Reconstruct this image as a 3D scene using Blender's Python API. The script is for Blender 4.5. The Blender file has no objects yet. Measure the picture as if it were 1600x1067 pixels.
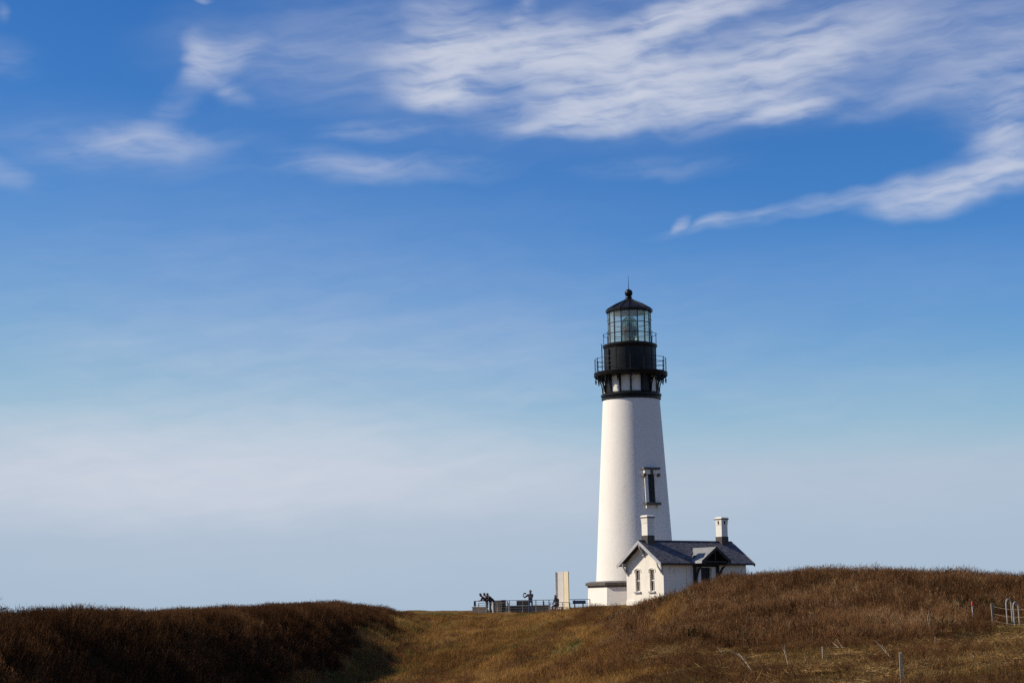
import bpy, bmesh, math, random
import numpy as np
from mathutils import Vector, Matrix, noise as mnoise

random.seed(7); RNG = np.random.default_rng(7)
SC = bpy.context.scene
COL = SC.collection
R = math.radians

# ------------------------------------------------------------------ camera
F_PX = 2900.0; CX, CY = 800.0, 533.5          # focal length in pixels of a 1600 x 1067 frame
ALPHA = R(8.25); ROLL = R(0.9)
_f = Vector((0, math.cos(ALPHA), math.sin(ALPHA)))
_r0 = Vector((1, 0, 0)); _u0 = Vector((0, -math.sin(ALPHA), math.cos(ALPHA)))
_u = _u0 * math.cos(ROLL) + _r0 * math.sin(ROLL)
_r = _r0 * math.cos(ROLL) - _u0 * math.sin(ROLL)
cd = bpy.data.cameras.new('camera'); cam = bpy.data.objects.new('camera', cd); COL.objects.link(cam)
cd.sensor_width = 36.0; cd.sensor_fit = 'HORIZONTAL'; cd.lens = 36.0 * F_PX / 1600.0
cd.clip_start = 0.1; cd.clip_end = 60000
m = Matrix((( _r.x, _u.x, -_f.x, 0), (_r.y, _u.y, -_f.y, 0), (_r.z, _u.z, -_f.z, 0), (0, 0, 0, 1)))
cam.matrix_world = m
SC.camera = cam

def ray(px, py):
    return _f + _r * ((px - CX) / F_PX) + _u * ((CY - py) / F_PX)
def W(px, py, d):
    """world point seen at a pixel, d metres forward of the viewpoint (eye level is z = 0)"""
    v = ray(px, py); return v * (d / v.y)

# ------------------------------------------------------------------ sun and sky
SUN_EL, SUN_AZ = R(37.0), R(2.5)               # sun to the left, a little beyond the tower
SUN = Vector((-math.cos(SUN_EL) * math.cos(SUN_AZ), math.cos(SUN_EL) * math.sin(SUN_AZ), math.sin(SUN_EL)))
sl = bpy.data.lights.new('sun', 'SUN'); so = bpy.data.objects.new('sun', sl); COL.objects.link(so)
sl.energy = 5.0; sl.angle = R(0.53); sl.color = (1.0, 0.92, 0.80)
so.rotation_euler = SUN.to_track_quat('Z', 'Y').to_euler()
so.location = (-60, 0, 80)

wd = bpy.data.worlds.new('World'); SC.world = wd; wd.use_nodes = True
wt = wd.node_tree; wt.nodes.clear()
class NT:
    def __init__(s, tree): s.t = tree
    def n(s, typ, **kw):
        nd = s.t.nodes.new(typ)
        for k, v in kw.items(): setattr(nd, k, v)
        return nd
    def put(s, sock, v):
        if isinstance(v, bpy.types.NodeSocket): s.t.links.new(v, sock)
        else: sock.default_value = v
    def math(s, op, a, b=0.0, c=None, clamp=False):
        nd = s.n('ShaderNodeMath', operation=op, use_clamp=clamp)
        s.put(nd.inputs[0], a); s.put(nd.inputs[1], b)
        if c is not None: s.put(nd.inputs[2], c)
        return nd.outputs[0]
    def maprange(s, v, a, b, c=0.0, d=1.0, kind='SMOOTHSTEP'):
        nd = s.n('ShaderNodeMapRange', interpolation_type=kind)
        for i, q in enumerate((v, a, b, c, d)): s.put(nd.inputs[i], q)
        return nd.outputs[0]
    def noise(s, vec, scale, detail=4.0, rough=0.55, dist=0.0, typ='FBM', color=False, lac=2.0):
        nd = s.n('ShaderNodeTexNoise', noise_type=typ)
        if vec is not None: s.put(nd.inputs['Vector'], vec)
        s.put(nd.inputs['Scale'], scale); s.put(nd.inputs['Detail'], detail)
        s.put(nd.inputs['Roughness'], rough); s.put(nd.inputs['Distortion'], dist)
        s.put(nd.inputs['Lacunarity'], lac)
        return nd.outputs['Color' if color else 'Fac']
    def mapping(s, vec, loc=(0, 0, 0), rot=0.0, scale=(1, 1, 1), typ='TEXTURE'):
        nd = s.n('ShaderNodeMapping', vector_type=typ); s.put(nd.inputs['Vector'], vec)
        nd.inputs['Location'].default_value = loc; nd.inputs['Rotation'].default_value = (0, 0, rot)
        nd.inputs['Scale'].default_value = scale
        return nd.outputs[0]
    def vmath(s, op, a, b=None, c=None, out=0):
        nd = s.n('ShaderNodeVectorMath', operation=op); s.put(nd.inputs[0], a)
        if b is not None: s.put(nd.inputs[3] if op == 'SCALE' else nd.inputs[1], b)
        if c is not None: s.put(nd.inputs[2], c)
        return nd.outputs[out]
    def mix(s, fac, a, b, blend='MIX'):
        nd = s.n('ShaderNodeMix', data_type='RGBA', blend_type=blend)
        s.put(nd.inputs[0], fac); s.put(nd.inputs[6], a); s.put(nd.inputs[7], b)
        return nd.outputs[2]
    def ramp(s, fac, stops):
        nd = s.n('ShaderNodeValToRGB'); s.put(nd.inputs[0], fac)
        e = nd.color_ramp.elements
        while len(e) < len(stops): e.new(0.5)
        for el, (p, c) in zip(e, stops): el.position = p; el.color = (*c, 1) if len(c) == 3 else c
        return nd.outputs[0]

g = NT(wt)
tc = g.n('ShaderNodeTexCoord')
DIR = tc.outputs['Generated']
sky = g.n('ShaderNodeTexSky', sky_type='NISHITA')
sky.sun_disc = False; sky.sun_elevation = SUN_EL
sky.sun_rotation = math.atan2(SUN.x, SUN.y)
sky.altitude = 40; sky.air_density = 0.7; sky.dust_density = 0.0; sky.ozone_density = 6.0
# colour grade of the sky, the same in every direction: one tone curve per channel
sp = g.n('ShaderNodeSeparateColor'); g.put(sp.inputs[0], sky.outputs[0])
def curve(ch, gain, p, cap, floor):
    q = g.math('MULTIPLY', g.math('POWER', g.math('MULTIPLY', ch, 0.1), p), gain * 10)
    q = g.math('SMOOTH_MIN', q, cap, 1.2)
    return g.math('MAXIMUM', q, g.math('MULTIPLY', ch, floor))
cb = g.n('ShaderNodeCombineColor')
g.put(cb.inputs[0], curve(sp.outputs[0], 9.8, 2.28, 3.95, 0.35))
g.put(cb.inputs[1], curve(sp.outputs[1], 1.95, 1.43, 5.05, 0.6))
g.put(cb.inputs[2], curve(sp.outputs[2], 1.27, 1.0, 6.3, 0.8))
SKYC = cb.outputs[0]
sx = g.n('ShaderNodeSeparateXYZ'); g.put(sx.inputs[0], DIR)
U = g.math('MULTIPLY', g.math('ARCTAN2', sx.outputs[0], sx.outputs[1]), 180 / math.pi)
V = g.math('MULTIPLY', g.math('ARCSINE', sx.outputs[2]), 180 / math.pi)
uv = g.n('ShaderNodeCombineXYZ'); g.put(uv.inputs[0], U); g.put(uv.inputs[1], V); UV = uv.outputs[0]
def UVp(px, py):
    v = ray(px, py).normalized()
    return math.degrees(math.atan2(v.x, v.y)), math.degrees(math.asin(v.z))
warp = g.vmath('SUBTRACT', g.noise(UV, 0.45, 2.0, 0.5, color=True), (0.5, 0.5, 0.5))
UVW = g.vmath('MULTIPLY_ADD', warp, (1.3, 0.7, 0.0), UV)
warp2 = g.vmath('SUBTRACT', g.noise(g.mapping(UV, scale=(1.8, 0.9, 1)), 1.4, 2.5, 0.5, color=True), (0.5, 0.5, 0.5))
UVX = g.vmath('MULTIPLY_ADD', warp2, (0.6, 0.24, 0.0), UVW)
D = 50.6                                        # pixels of the frame to a degree of sky
def patch(px, py, rx, ry, ang, w, vec=None):
    u, v = UVp(px, py)
    p = g.mapping(vec or UVX, (u, v, 0), R(ang), (rx * 1.6 / D, ry * 1.6 / D, 1))
    l = g.vmath('LENGTH', p, out=1)
    return g.maprange(l, 0.0, 1.0, w, 0.0)
def total(lst):
    o = lst[0]
    for q in lst[1:]: o = g.math('ADD', o, q)
    return o
# cirrus: (px, py, half length, half width, tilt, weight)
wisps = [
    (690, 112, 85, 50, -8, 1.15), (685, 155, 85, 20, -3, .75), (700, 45, 50, 50, -60, .5), (795, 72, 120, 36, 6, .75), (900, 88, 130, 50, -4, .85),
    (985, 125, 150, 58, 4, .85), (905, 194, 100, 19, 4, .95), (930, 165, 140, 34, 6, .6), (1080, 152, 165, 46, 4, .52), (1170, 168, 140, 28, 4, .5), (1228, 180, 62, 16, 4, .75),
    (1075, 22, 135, 27, 13, 1.3), (1265, 68, 160, 40, 9, .5), (1235, 105, 90, 40, 8, .5), (822, 6, 34, 22, 60, .35),
    (310, 92, 24, 40, -25, 0.62), (345, 88, 62, 24, 28, 0.39), (345, 135, 46, 16, -28, 0.39), (272, 172, 50, 22, 55, 0.16), (235, 220, 80, 26, 4, 0.31), (215, 232, 170, 30, 0, 0.20),
    (545, 262, 110, 24, -4, 0.25), (640, 264, 170, 18, 0, 0.20), (590, 206, 80, 12, 4, 0.31),
    (1480, 290, 105, 27, 10, 0.74), (1580, 262, 110, 30, 18, 0.78), (1440, 318, 60, 20, 6, 0.58), (1590, 200, 70, 50, 40, 0.43), (1565, 215, 60, 16, 20, 0.31), (1600, 120, 130, 90, 0, 0.31),
    (1250, 326, 175, 12, 8, 0.39), (1067, 348, 13, 9, 40, 0.62), (1115, 343, 26, 8, 8, 0.47), (1035, 262, 125, 18, 2, 0.14), (1420, 155, 120, 15, 11, 0.25),
    (0, 268, 40, 20, -30, 0.23), (0, 95, 60, 30, 0, 0.12), (5, 25, 15, 10, -30, 0.16), (325, 0, 15, 5, 0, 0.39),
    (180, 528, 60, 10, 6, 0.09), (382, 552, 22, 6, 5, 0.09), (795, 610, 85, 12, -4, 0.16), (790, 566, 42, 6, 0, 0.11), (600, 545, 70, 6, 3, 0.08),
]
veils = [(1000, 80, 480, 120, 5, .27), (560, 60, 230, 80, 0, .20), (1450, 60, 320, 90, 5, .32), (430, 95, 190, 60, -5, .12), (150, 230, 300, 60, 0, .08)]
M1 = total([patch(*w) for w in wisps])
MV = total([patch(*w, vec=UVW) for w in veils])
# the same kind of cloud goes on beyond the frame
rest = g.maprange(g.noise(g.mapping(UVW, (7, 3, 0), R(8), (13, 5, 1)), 1.0, 3.0, 0.5), 0.50, 0.74, 0.0, 1.1)
edge = g.math('MAXIMUM', g.maprange(V, 18.5, 23.0), g.maprange(g.math('ABSOLUTE', U), 15.5, 20.0))
edge = g.math('MULTIPLY', edge, g.maprange(V, 2.0, 9.0))
M1 = g.math('ADD', M1, g.math('MULTIPLY', rest, edge))
fib = g.noise(g.mapping(UVX, (0, 0, 0), R(7), (3.4, 0.5, 1)), 1.0, 5.0, 0.54)
fib2 = g.noise(g.mapping(UVX, (4, 9, 0), R(-14), (2.4, 0.7, 1)), 1.0, 5.0, 0.54)
fibs = g.math('MULTIPLY_ADD', fib, 0.65, g.math('MULTIPLY', fib2, 0.35))
M1 = g.math('MULTIPLY', M1, g.maprange(fibs, 0.31, 0.66, 0.14, 1.35))
MV = g.math('MULTIPLY', MV, g.maprange(fibs, 0.3, 0.7, 0.5, 1.3))
hz = [(280, 715, 540, 80, 1, .95), (300, 800, 620, 110, 0, .18), (900, 830, 900, 120, 0, .08), (120, 778, 480, 46, 0, .40), (640, 750, 420, 70, -2, .36), (1300, 740, 520, 75, 0, .20), (300, 590, 620, 90, 2, .30),
      (1000, 600, 700, 100, -2, .17), (1350, 620, 420, 40, 3, .06), (350, 470, 620, 90, 0, .20), (400, 350, 620, 70, 0, .08), (1300, 450, 500, 70, 0, .08)]
M2 = g.math('MULTIPLY', total([patch(*h, vec=UVW) for h in hz]), g.maprange(fibs, 0.3, 0.7, 0.7, 1.15))
tot = g.math('ADD', g.math('ADD', M1, MV), M2)
dens = g.math('SUBTRACT', 1.0, g.math('EXPONENT', g.math('MULTIPLY', tot, -0.98)))
CLOUD = (6.5, 6.8, 7.7, 1)
col = g.mix(dens, SKYC, CLOUD)
bg = g.n('ShaderNodeBackground'); g.put(bg.inputs[0], col); bg.inputs[1].default_value = 0.10
wo = g.n('ShaderNodeOutputWorld'); wt.links.new(bg.outputs[0], wo.inputs[0])
wd.cycles.sampling_method = 'MANUAL'; wd.cycles.sample_map_resolution = 512

vs = SC.view_settings
vs.view_transform = 'Standard'; vs.look = 'None'; vs.exposure = 0.0; vs.gamma = 1.0; vs.use_curve_mapping = False
SC.render.engine = 'CYCLES'
SC.cycles.max_bounces = 6; SC.cycles.transparent_max_bounces = 12
SC.cycles.use_denoising = False

# ------------------------------------------------------------------ materials
MATS = {}
def mat(name, c, rough=0.7, var=0.12, vscale=3.0, bump=0.0, bscale=40.0, metal=0.0, spec=0.3, c2=None, stretch=(1, 1, 1), vdetail=5.0):
    if name in MATS: return MATS[name]
    mt = bpy.data.materials.new(name); mt.use_nodes = True; t = mt.node_tree; t.nodes.clear(); k = NT(t)
    tcn = k.n('ShaderNodeTexCoord'); vec = k.mapping(tcn.outputs['Object'], scale=stretch)
    nz = k.noise(vec, vscale, vdetail, 0.6)
    lo = tuple(x * (1 - var) for x in c); hi = tuple(min(1, x * (1 + var)) for x in c)
    if c2: hi = c2; lo = c
    colr = k.ramp(nz, [(0.32, lo), (0.68, hi)])
    b = k.n('ShaderNodeBsdfPrincipled'); k.put(b.inputs['Base Color'], colr)
    b.inputs['Roughness'].default_value = rough; b.inputs['Metallic'].default_value = metal
    b.inputs['Specular IOR Level'].default_value = spec
    if bump:
        bp = k.n('ShaderNodeBump'); bp.inputs['Strength'].default_value = bump; bp.inputs['Distance'].default_value = 0.02
        k.put(bp.inputs['Height'], k.noise(tcn.outputs['Object'], bscale, 4.0, 0.6)); k.put(b.inputs['Normal'], bp.outputs[0])
    o = k.n('ShaderNodeOutputMaterial'); t.links.new(b.outputs[0], o.inputs[0])
    MATS[name] = mt; return mt

def mat_tower():
    mt = bpy.data.materials.new('tower_white_paint'); mt.use_nodes = True; t = mt.node_tree; t.nodes.clear(); k = NT(t)
    tcn = k.n('ShaderNodeTexCoord'); ob = tcn.outputs['Object']
    big = k.noise(ob, 0.5, 5.0, 0.6)
    streak = k.noise(k.mapping(ob, scale=(0.55, 0.55, 6.0)), 1.0, 5.0, 0.65)
    fine = k.noise(ob, 9.0, 4.0, 0.6)
    f = k.math('ADD', k.math('MULTIPLY', big, 0.35), k.math('ADD', k.math('MULTIPLY', streak, 0.4), k.math('MULTIPLY', fine, 0.25)))
    colr = k.ramp(f, [(0.30, (0.66, 0.59, 0.49)), (0.44, (0.82, 0.755, 0.655)), (0.62, (0.85, 0.795, 0.70))])
    b = k.n('ShaderNodeBsdfPrincipled'); k.put(b.inputs['Base Color'], colr); b.inputs['Roughness'].default_value = 0.55
    b.inputs['Specular IOR Level'].default_value = 0.25
    bp = k.n('ShaderNodeBump'); bp.inputs['Strength'].default_value = 0.22; bp.inputs['Distance'].default_value = 0.03
    br = k.n('ShaderNodeTexBrick'); k.put(br.inputs['Vector'], tcn.outputs['UV']); br.inputs['Scale'].default_value = 1.0
    br.inputs['Mortar Size'].default_value = 0.012; br.inputs['Brick Width'].default_value = 0.24; br.inputs['Row Height'].default_value = 0.085
    br.inputs['Color1'].default_value = (1, 1, 1, 1); br.inputs['Color2'].default_value = (0.7, 0.7, 0.7, 1); br.inputs['Mortar'].default_value = (0, 0, 0, 1)
    hgt = k.math('ADD', k.math('MULTIPLY', k.noise(ob, 2.6, 3.0, 0.55), 1.2), k.math('MULTIPLY', br.outputs['Color'], 0.12))
    k.put(bp.inputs['Height'], hgt); k.put(b.inputs['Normal'], bp.outputs[0])
    o = k.n('ShaderNodeOutputMaterial'); t.links.new(b.outputs[0], o.inputs[0]); MATS['tower'] = mt; return mt

def mat_roof():
    mt = bpy.data.materials.new('slate_shingles'); mt.use_nodes = True; t = mt.node_tree; t.nodes.clear(); k = NT(t)
    tcn = k.n('ShaderNodeTexCoord')
    br = k.n('ShaderNodeTexBrick'); k.put(br.inputs['Vector'], tcn.outputs['UV']); br.inputs['Scale'].default_value = 1.0
    br.inputs['Mortar Size'].default_value = 0.006; br.inputs['Brick Width'].default_value = 0.30; br.inputs['Row Height'].default_value = 0.14
    br.inputs['Color1'].default_value = (0.045, 0.045, 0.054, 1); br.inputs['Color2'].default_value = (0.165, 0.152, 0.160, 1); br.inputs['Mortar'].default_value = (0.018, 0.018, 0.021, 1)
    nz = k.noise(tcn.outputs['UV'], 2.6, 6.0, 0.75)
    colr = k.mix(0.75, br.outputs['Color'], k.ramp(nz, [(0.3, (0.45, 0.44, 0.46)), (0.7, (1.25, 1.22, 1.25))]), 'MULTIPLY')
    b = k.n('ShaderNodeBsdfPrincipled'); k.put(b.inputs['Base Color'], colr); b.inputs['Roughness'].default_value = 0.75
    bp = k.n('ShaderNodeBump'); bp.inputs['Strength'].default_value = 0.8; bp.inputs['Distance'].default_value = 0.03
    k.put(bp.inputs['Height'], br.outputs['Color']); k.put(b.inputs['Normal'], bp.outputs[0])
    o = k.n('ShaderNodeOutputMaterial'); t.links.new(b.outputs[0], o.inputs[0]); MATS['roof'] = mt; return mt

def mat_glass(name, tint, gloss, rough=0.03, film=0.0):
    mt = bpy.data.materials.new(name); mt.use_nodes = True; t = mt.node_tree; t.nodes.clear(); k = NT(t)
    tr = k.n('ShaderNodeBsdfTransparent'); tr.inputs[0].default_value = (*tint, 1)
    gl = k.n('ShaderNodeBsdfGlossy'); gl.inputs['Roughness'].default_value = rough; gl.inputs[0].default_value = (0.9, 0.95, 0.92, 1)
    lw = k.n('ShaderNodeLayerWeight'); lw.inputs[0].default_value = 0.35
    nz = k.noise(k.n('ShaderNodeTexCoord').outputs['Object'], 3.0, 4.0, 0.6)
    fac = k.math('MULTIPLY_ADD', lw.outputs['Fresnel'], 0.35, k.math('MULTIPLY', nz, gloss), clamp=True)
    mx = k.n('ShaderNodeMixShader'); k.put(mx.inputs[0], fac); t.links.new(tr.outputs[0], mx.inputs[1]); t.links.new(gl.outputs[0], mx.inputs[2])
    out = mx.outputs[0]
    if film:                                        # dried salt on the glass
        tl = k.n('ShaderNodeBsdfTranslucent'); tl.inputs[0].default_value = (0.8, 0.82, 0.8, 1); df = k.n('ShaderNodeBsdfDiffuse'); df.inputs[0].default_value = (0.8, 0.82, 0.8, 1)
        m2 = k.n('ShaderNodeMixShader'); m2.inputs[0].default_value = 0.5; t.links.new(tl.outputs[0], m2.inputs[1]); t.links.new(df.outputs[0], m2.inputs[2])
        m3 = k.n('ShaderNodeMixShader'); k.put(m3.inputs[0], k.math('MULTIPLY', nz, film * 2)); t.links.new(out, m3.inputs[1]); t.links.new(m2.outputs[0], m3.inputs[2]); out = m3.outputs[0]
    o = k.n('ShaderNodeOutputMaterial'); t.links.new(out, o.inputs[0]); MATS[name] = mt; return mt

def mat_dry(name, stops, transl=0.25):
    """dry stems: colour from a value per clump and a value per stem"""
    mt = bpy.data.materials.new(name); mt.use_nodes = True; t = mt.node_tree; t.nodes.clear(); k = NT(t)
    a = k.n('ShaderNodeAttribute', attribute_type='INSTANCER', attribute_name='tint')
    r = k.n('ShaderNodeAttribute', attribute_type='GEOMETRY', attribute_name='rnd')
    f = k.math('ADD', k.math('MULTIPLY', a.outputs['Fac'], 0.66), k.math('MULTIPLY', r.outputs['Fac'], 0.36))
    colr = k.ramp(f, stops)
    d = k.n('ShaderNodeBsdfDiffuse'); k.put(d.inputs[0], colr)
    tl = k.n('ShaderNodeBsdfTranslucent'); k.put(tl.inputs[0], colr)
    mx = k.n('ShaderNodeMixShader'); mx.inputs[0].default_value = transl
    t.links.new(d.outputs[0], mx.inputs[1]); t.links.new(tl.outputs[0], mx.inputs[2])
    o = k.n('ShaderNodeOutputMaterial'); t.links.new(mx.outputs[0], o.inputs[0]); MATS[name] = mt; return mt

mat_tower(); mat_roof()
mat('white_trim', (0.80, 0.74, 0.63), 0.55, 0.08, 2.0)
mat('wall_white', (0.82, 0.745, 0.62), 0.6, 0.07, 1.2, 0.12, 7)
mat('grey_trim', (0.40, 0.39, 0.385), 0.6, 0.12, 3.0)
mat('stone_trim', (0.13, 0.112, 0.095), 0.8, 0.3, 3.0, 0.4, 12)
mat('black_iron', (0.009, 0.0085, 0.0085), 0.42, 0.4, 2.0, 0.12, 3, spec=0.25)
mat('dark_door', (0.016, 0.017, 0.018), 0.6, 0.3, 2.0)
mat('dark_timber', (0.03, 0.028, 0.027), 0.7, 0.3, 4.0)
mat('chimney_brick', (0.085, 0.07, 0.058), 0.85, 0.35, 5.0, 0.4, 14)
mat('lead', (0.55, 0.55, 0.56), 0.5, 0.1, 6)
mat('window_dark', (0.010, 0.011, 0.012), 0.25, 0.3, 2.0, spec=0.2)
mat('porch_lit_slope', (0.24, 0.235, 0.225), 0.6, 0.15, 3.0)  # lighter grey that puts sunlight into the porch's left slope
mat('ceiling_white', (0.72, 0.73, 0.71), 0.7, 0.1, 2.0)
mat('lens_core', (0.11, 0.035, 0.024), 0.35, 0.4, 3.0)
mat('brass', (0.14, 0.13, 0.075), 0.4, 0.2, 5.0, metal=0.6)
mat('galvanised', (0.44, 0.405, 0.35), 0.5, 0.2, 20.0, metal=0.15)
mat('old_wood', (0.33, 0.255, 0.165), 0.85, 0.3, 8.0, 0.5, 30, stretch=(1, 1, 6))
mat('pale_wood', (0.48, 0.40, 0.29), 0.75, 0.2, 5.0)
mat('bleached', (0.45, 0.365, 0.25), 0.85, 0.25, 9.0)
mat('red_paint', (0.62, 0.035, 0.025), 0.5, 0.12, 8.0)
mat('white_plastic', (0.62, 0.60, 0.58), 0.5, 0.1, 8.0)
mat('kiosk_face', (0.82, 0.75, 0.66), 0.6, 0.06, 1.0)
mat('kiosk_side', (0.56, 0.47, 0.31), 0.6, 0.10, 0.8)
mat('stone_wall', (0.36, 0.285, 0.20), 0.85, 0.3, 4.0, 0.6, 12)
mat('shade_dark_stone', (0.13, 0.10, 0.08), 0.9, 0.3, 4.0, 0.6, 12)  # stone darkened to stand for the wall's shaded face; also bench legs, joint cores
mat('paving', (0.50, 0.43, 0.30), 0.9, 0.15, 2.0)
mat('sign_dark', (0.045, 0.04, 0.045), 0.5, 0.3, 4.0)
mat('sign_brown', (0.13, 0.07, 0.035), 0.6, 0.3, 9.0)
mat('skin', (0.33, 0.18, 0.12), 0.55, 0.12, 10); mat('hair', (0.018, 0.011, 0.008), 0.6, 0.3, 10)
mat('navy', (0.012, 0.016, 0.035), 0.8, 0.3, 8); mat('jeans', (0.025, 0.045, 0.085), 0.8, 0.3, 8)
mat('black_cloth', (0.012, 0.011, 0.012), 0.85, 0.3, 8); mat('maroon', (0.055, 0.014, 0.014), 0.8, 0.3, 8)
mat('brown_cloth', (0.06, 0.036, 0.024), 0.8, 0.3, 8); mat('shoe', (0.02, 0.018, 0.018), 0.6, 0.2, 8)
mat('phone_black', (0.01, 0.01, 0.012), 0.3, 0.1, 8)
mat_glass('lantern_glass', (0.95, 0.97, 0.95), 0.06, 0.12, 0.09)
mat_glass('lens_glass', (0.88, 0.90, 0.74), 0.16, 0.22, 0.03)
mat_glass('sash_glass', (0.30, 0.33, 0.36), 0.5, 0.05)
mat('bark', (0.05, 0.038, 0.03), 0.9, 0.3, 6, 0.5, 20); mat('needles', (0.018, 0.032, 0.014), 0.8, 0.5, 2.0)

# ------------------------------------------------------------------ mesh helpers
class MB:
    def __init__(s): s.v = []; s.f = []; s.uv = []; s.sm = []
    def add(s, vs_, fs, uvs=None, smooth=False):
        o = len(s.v); s.v += [tuple(p) for p in vs_]
        for i, f in enumerate(fs):
            s.f.append(tuple(o + q for q in f)); s.uv.append(uvs[i] if uvs else None); s.sm.append(smooth)
        return s
    def box(s, x0, x1, y0, y1, z0, z1):
        return s.add([(x0, y0, z0), (x1, y0, z0), (x1, y1, z0), (x0, y1, z0), (x0, y0, z1), (x1, y0, z1), (x1, y1, z1), (x0, y1, z1)],
              [(0, 3, 2, 1), (4, 5, 6, 7), (0, 1, 5, 4), (1, 2, 6, 5), (2, 3, 7, 6), (3, 0, 4, 7)])
    def hexa(s, p):  # 8 points, bottom ring then top ring
        return s.add(p, [(0, 3, 2, 1), (4, 5, 6, 7), (0, 1, 5, 4), (1, 2, 6, 5), (2, 3, 7, 6), (3, 0, 4, 7)])
    def prism(s, poly, ext):
        n = len(poly); e = Vector(ext); a = [Vector(p) for p in poly]; b = [p + e for p in a]
        return s.add(a + b, [tuple(range(n))[::-1], tuple(range(n, 2 * n))] + [(i, (i + 1) % n, n + (i + 1) % n, n + i) for i in range(n)])
    def lathe(s, prof, n=48, a0=0.0, cap=True, smooth=True, uv=False):
        vs_, fs, us = [], [], []
        for (r, z) in prof:
            for i in range(n):
                a = a0 + 2 * math.pi * i / n; vs_.append((r * math.cos(a), r * math.sin(a), z))
        for j in range(len(prof) - 1):
            for i in range(n):
                i2 = (i + 1) % n
                fs.append((j * n + i, j * n + i2, (j + 1) * n + i2, (j + 1) * n + i))
                rr = prof[j][0]; w = 2 * math.pi * rr / n
                us.append(((i * w, prof[j][1]), ((i + 1) * w, prof[j][1]), ((i + 1) * w, prof[j + 1][1]), (i * w, prof[j + 1][1])))
        if cap:
            fs.append(tuple(range(n))[::-1]); fs.append(tuple(range((len(prof) - 1) * n, len(prof) * n))); us += [tuple((0, 0) for _ in range(n))] * 2
        return s.add(vs_, fs, us if uv else None, smooth)
    def tube(s, pts, rad, n=6, closed=False, smooth=True):
        pts = [Vector(p) for p in pts]; k = len(pts)
        rads = rad if hasattr(rad, '__len__') else [rad] * k
        vs_, fs = [], []
        for i, p in enumerate(pts):
            if closed: t = pts[(i + 1) % k] - pts[i - 1]
            else: t = pts[min(i + 1, k - 1)] - pts[max(i - 1, 0)]
            if t.length < 1e-9: t = Vector((0, 0, 1))
            t.normalize(); up = Vector((0, 0, 1)) if abs(t.z) < 0.9 else Vector((1, 0, 0))
            x = t.cross(up).normalized(); y = x.cross(t)
            for q in range(n):
                a = 2 * math.pi * q / n; vs_.append(p + (x * math.cos(a) + y * math.sin(a)) * rads[i])
        for i in range(k if closed else k - 1):
            j = (i + 1) % k
            for q in range(n):
                q2 = (q + 1) % n; fs.append((i * n + q, i * n + q2, j * n + q2, j * n + q))
        if not closed: fs += [tuple(range(n))[::-1], tuple(range((k - 1) * n, k * n))]
        return s.add(vs_, fs, None, smooth)
    def mesh(s, name):
        me = bpy.data.meshes.new(name); me.from_pydata(s.v, [], s.f)
        if any(u is not None for u in s.uv):
            l = me.uv_layers.new(name='UVMap').data; i = 0
            for f, u in zip(s.f, s.uv):
                for q in range(len(f)):
                    if u is not None: l[i].uv = u[q]
                    i += 1
        me.polygons.foreach_set('use_smooth', s.sm)
        me.update()
        bm = bmesh.new(); bm.from_mesh(me); bmesh.ops.recalc_face_normals(bm, faces=bm.faces); bm.to_mesh(me); bm.free()
        if any(s.sm): me.set_sharp_from_angle(angle=R(32))
        return me
    def build(s, name, material, parent=None, loc=(0, 0, 0), rz=0.0, bevel=0.0):
        me = s.mesh(name); me.materials.append(MATS[material])
        return put(name, me, parent, loc, rz, bevel)
def put(name, me, parent=None, loc=(0, 0, 0), rz=0.0, bevel=0.0):
    o = bpy.data.objects.new(name, me); COL.objects.link(o); o.location = loc; o.rotation_euler = (0, 0, rz)
    if parent: o.parent = parent
    if bevel:
        b = o.modifiers.new('bevel', 'BEVEL'); b.width = bevel; b.segments = 2; b.limit_method = 'ANGLE'
    return o
def tag(o, label=None, cat=None, group=None, kind=None):
    if label: o['label'] = label
    if cat: o['category'] = cat
    if group: o['group'] = group
    if kind: o['kind'] = kind
    return o
def empty(name, loc, rz=0.0, label=None, cat=None, group=None):
    o = bpy.data.objects.new(name, None); COL.objects.link(o); o.location = loc; o.rotation_euler = (0, 0, rz); o.empty_display_size = 0.3
    return tag(o, label, cat, group)
def polar(r, a, z=0.0): return (r * math.cos(a), r * math.sin(a), z)

# ------------------------------------------------------------------ terrain
BR = 0.52            # height of the brush that tops the crests
ctrl = []            # (X, Y, Z) of the bare ground
def cp(px, py, d, h=0.0):
    p = W(px, py, d); ctrl.append((p.x, p.y, p.z - h))
def cw(x, y, z): ctrl.append((x, y, z))
# left ridge: crest, and the plateau behind it
CREST_L = [(-420, 950, 30), (-180, 950, 40), (0, 950, 48), (90, 951, 53), (170, 947, 58), (235, 952, 63), (330, 949, 70), (440, 943, 81), (500, 941, 92), (545, 942, 102), (585, 946, 111), (618, 953, 119), (648, 959, 127)]
LCR = [W(*a) for a in CREST_L]; LCY = np.array([p.y for p in LCR]); LCX = np.array([p.x for p in LCR]); LCZ = np.array([p.z - .43 for p in LCR])
LFY = np.array([10, 26, 38, 48, 58, 68, 79, 94, 108, 118, 128.]); LFX = np.array([-5.2, -8.3, -9.3, -9.6, -9.0, -8.2, -7.0, -6.2, -5.7, -5.5, -5.6])
LBX = np.array([-5.9, -8.6, -9.4, -9.7, -9.2, -8.5, -7.7, -7.5, -7.3, -7.1, -6.9])   # where the brush of the bank gives way to grass
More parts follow.
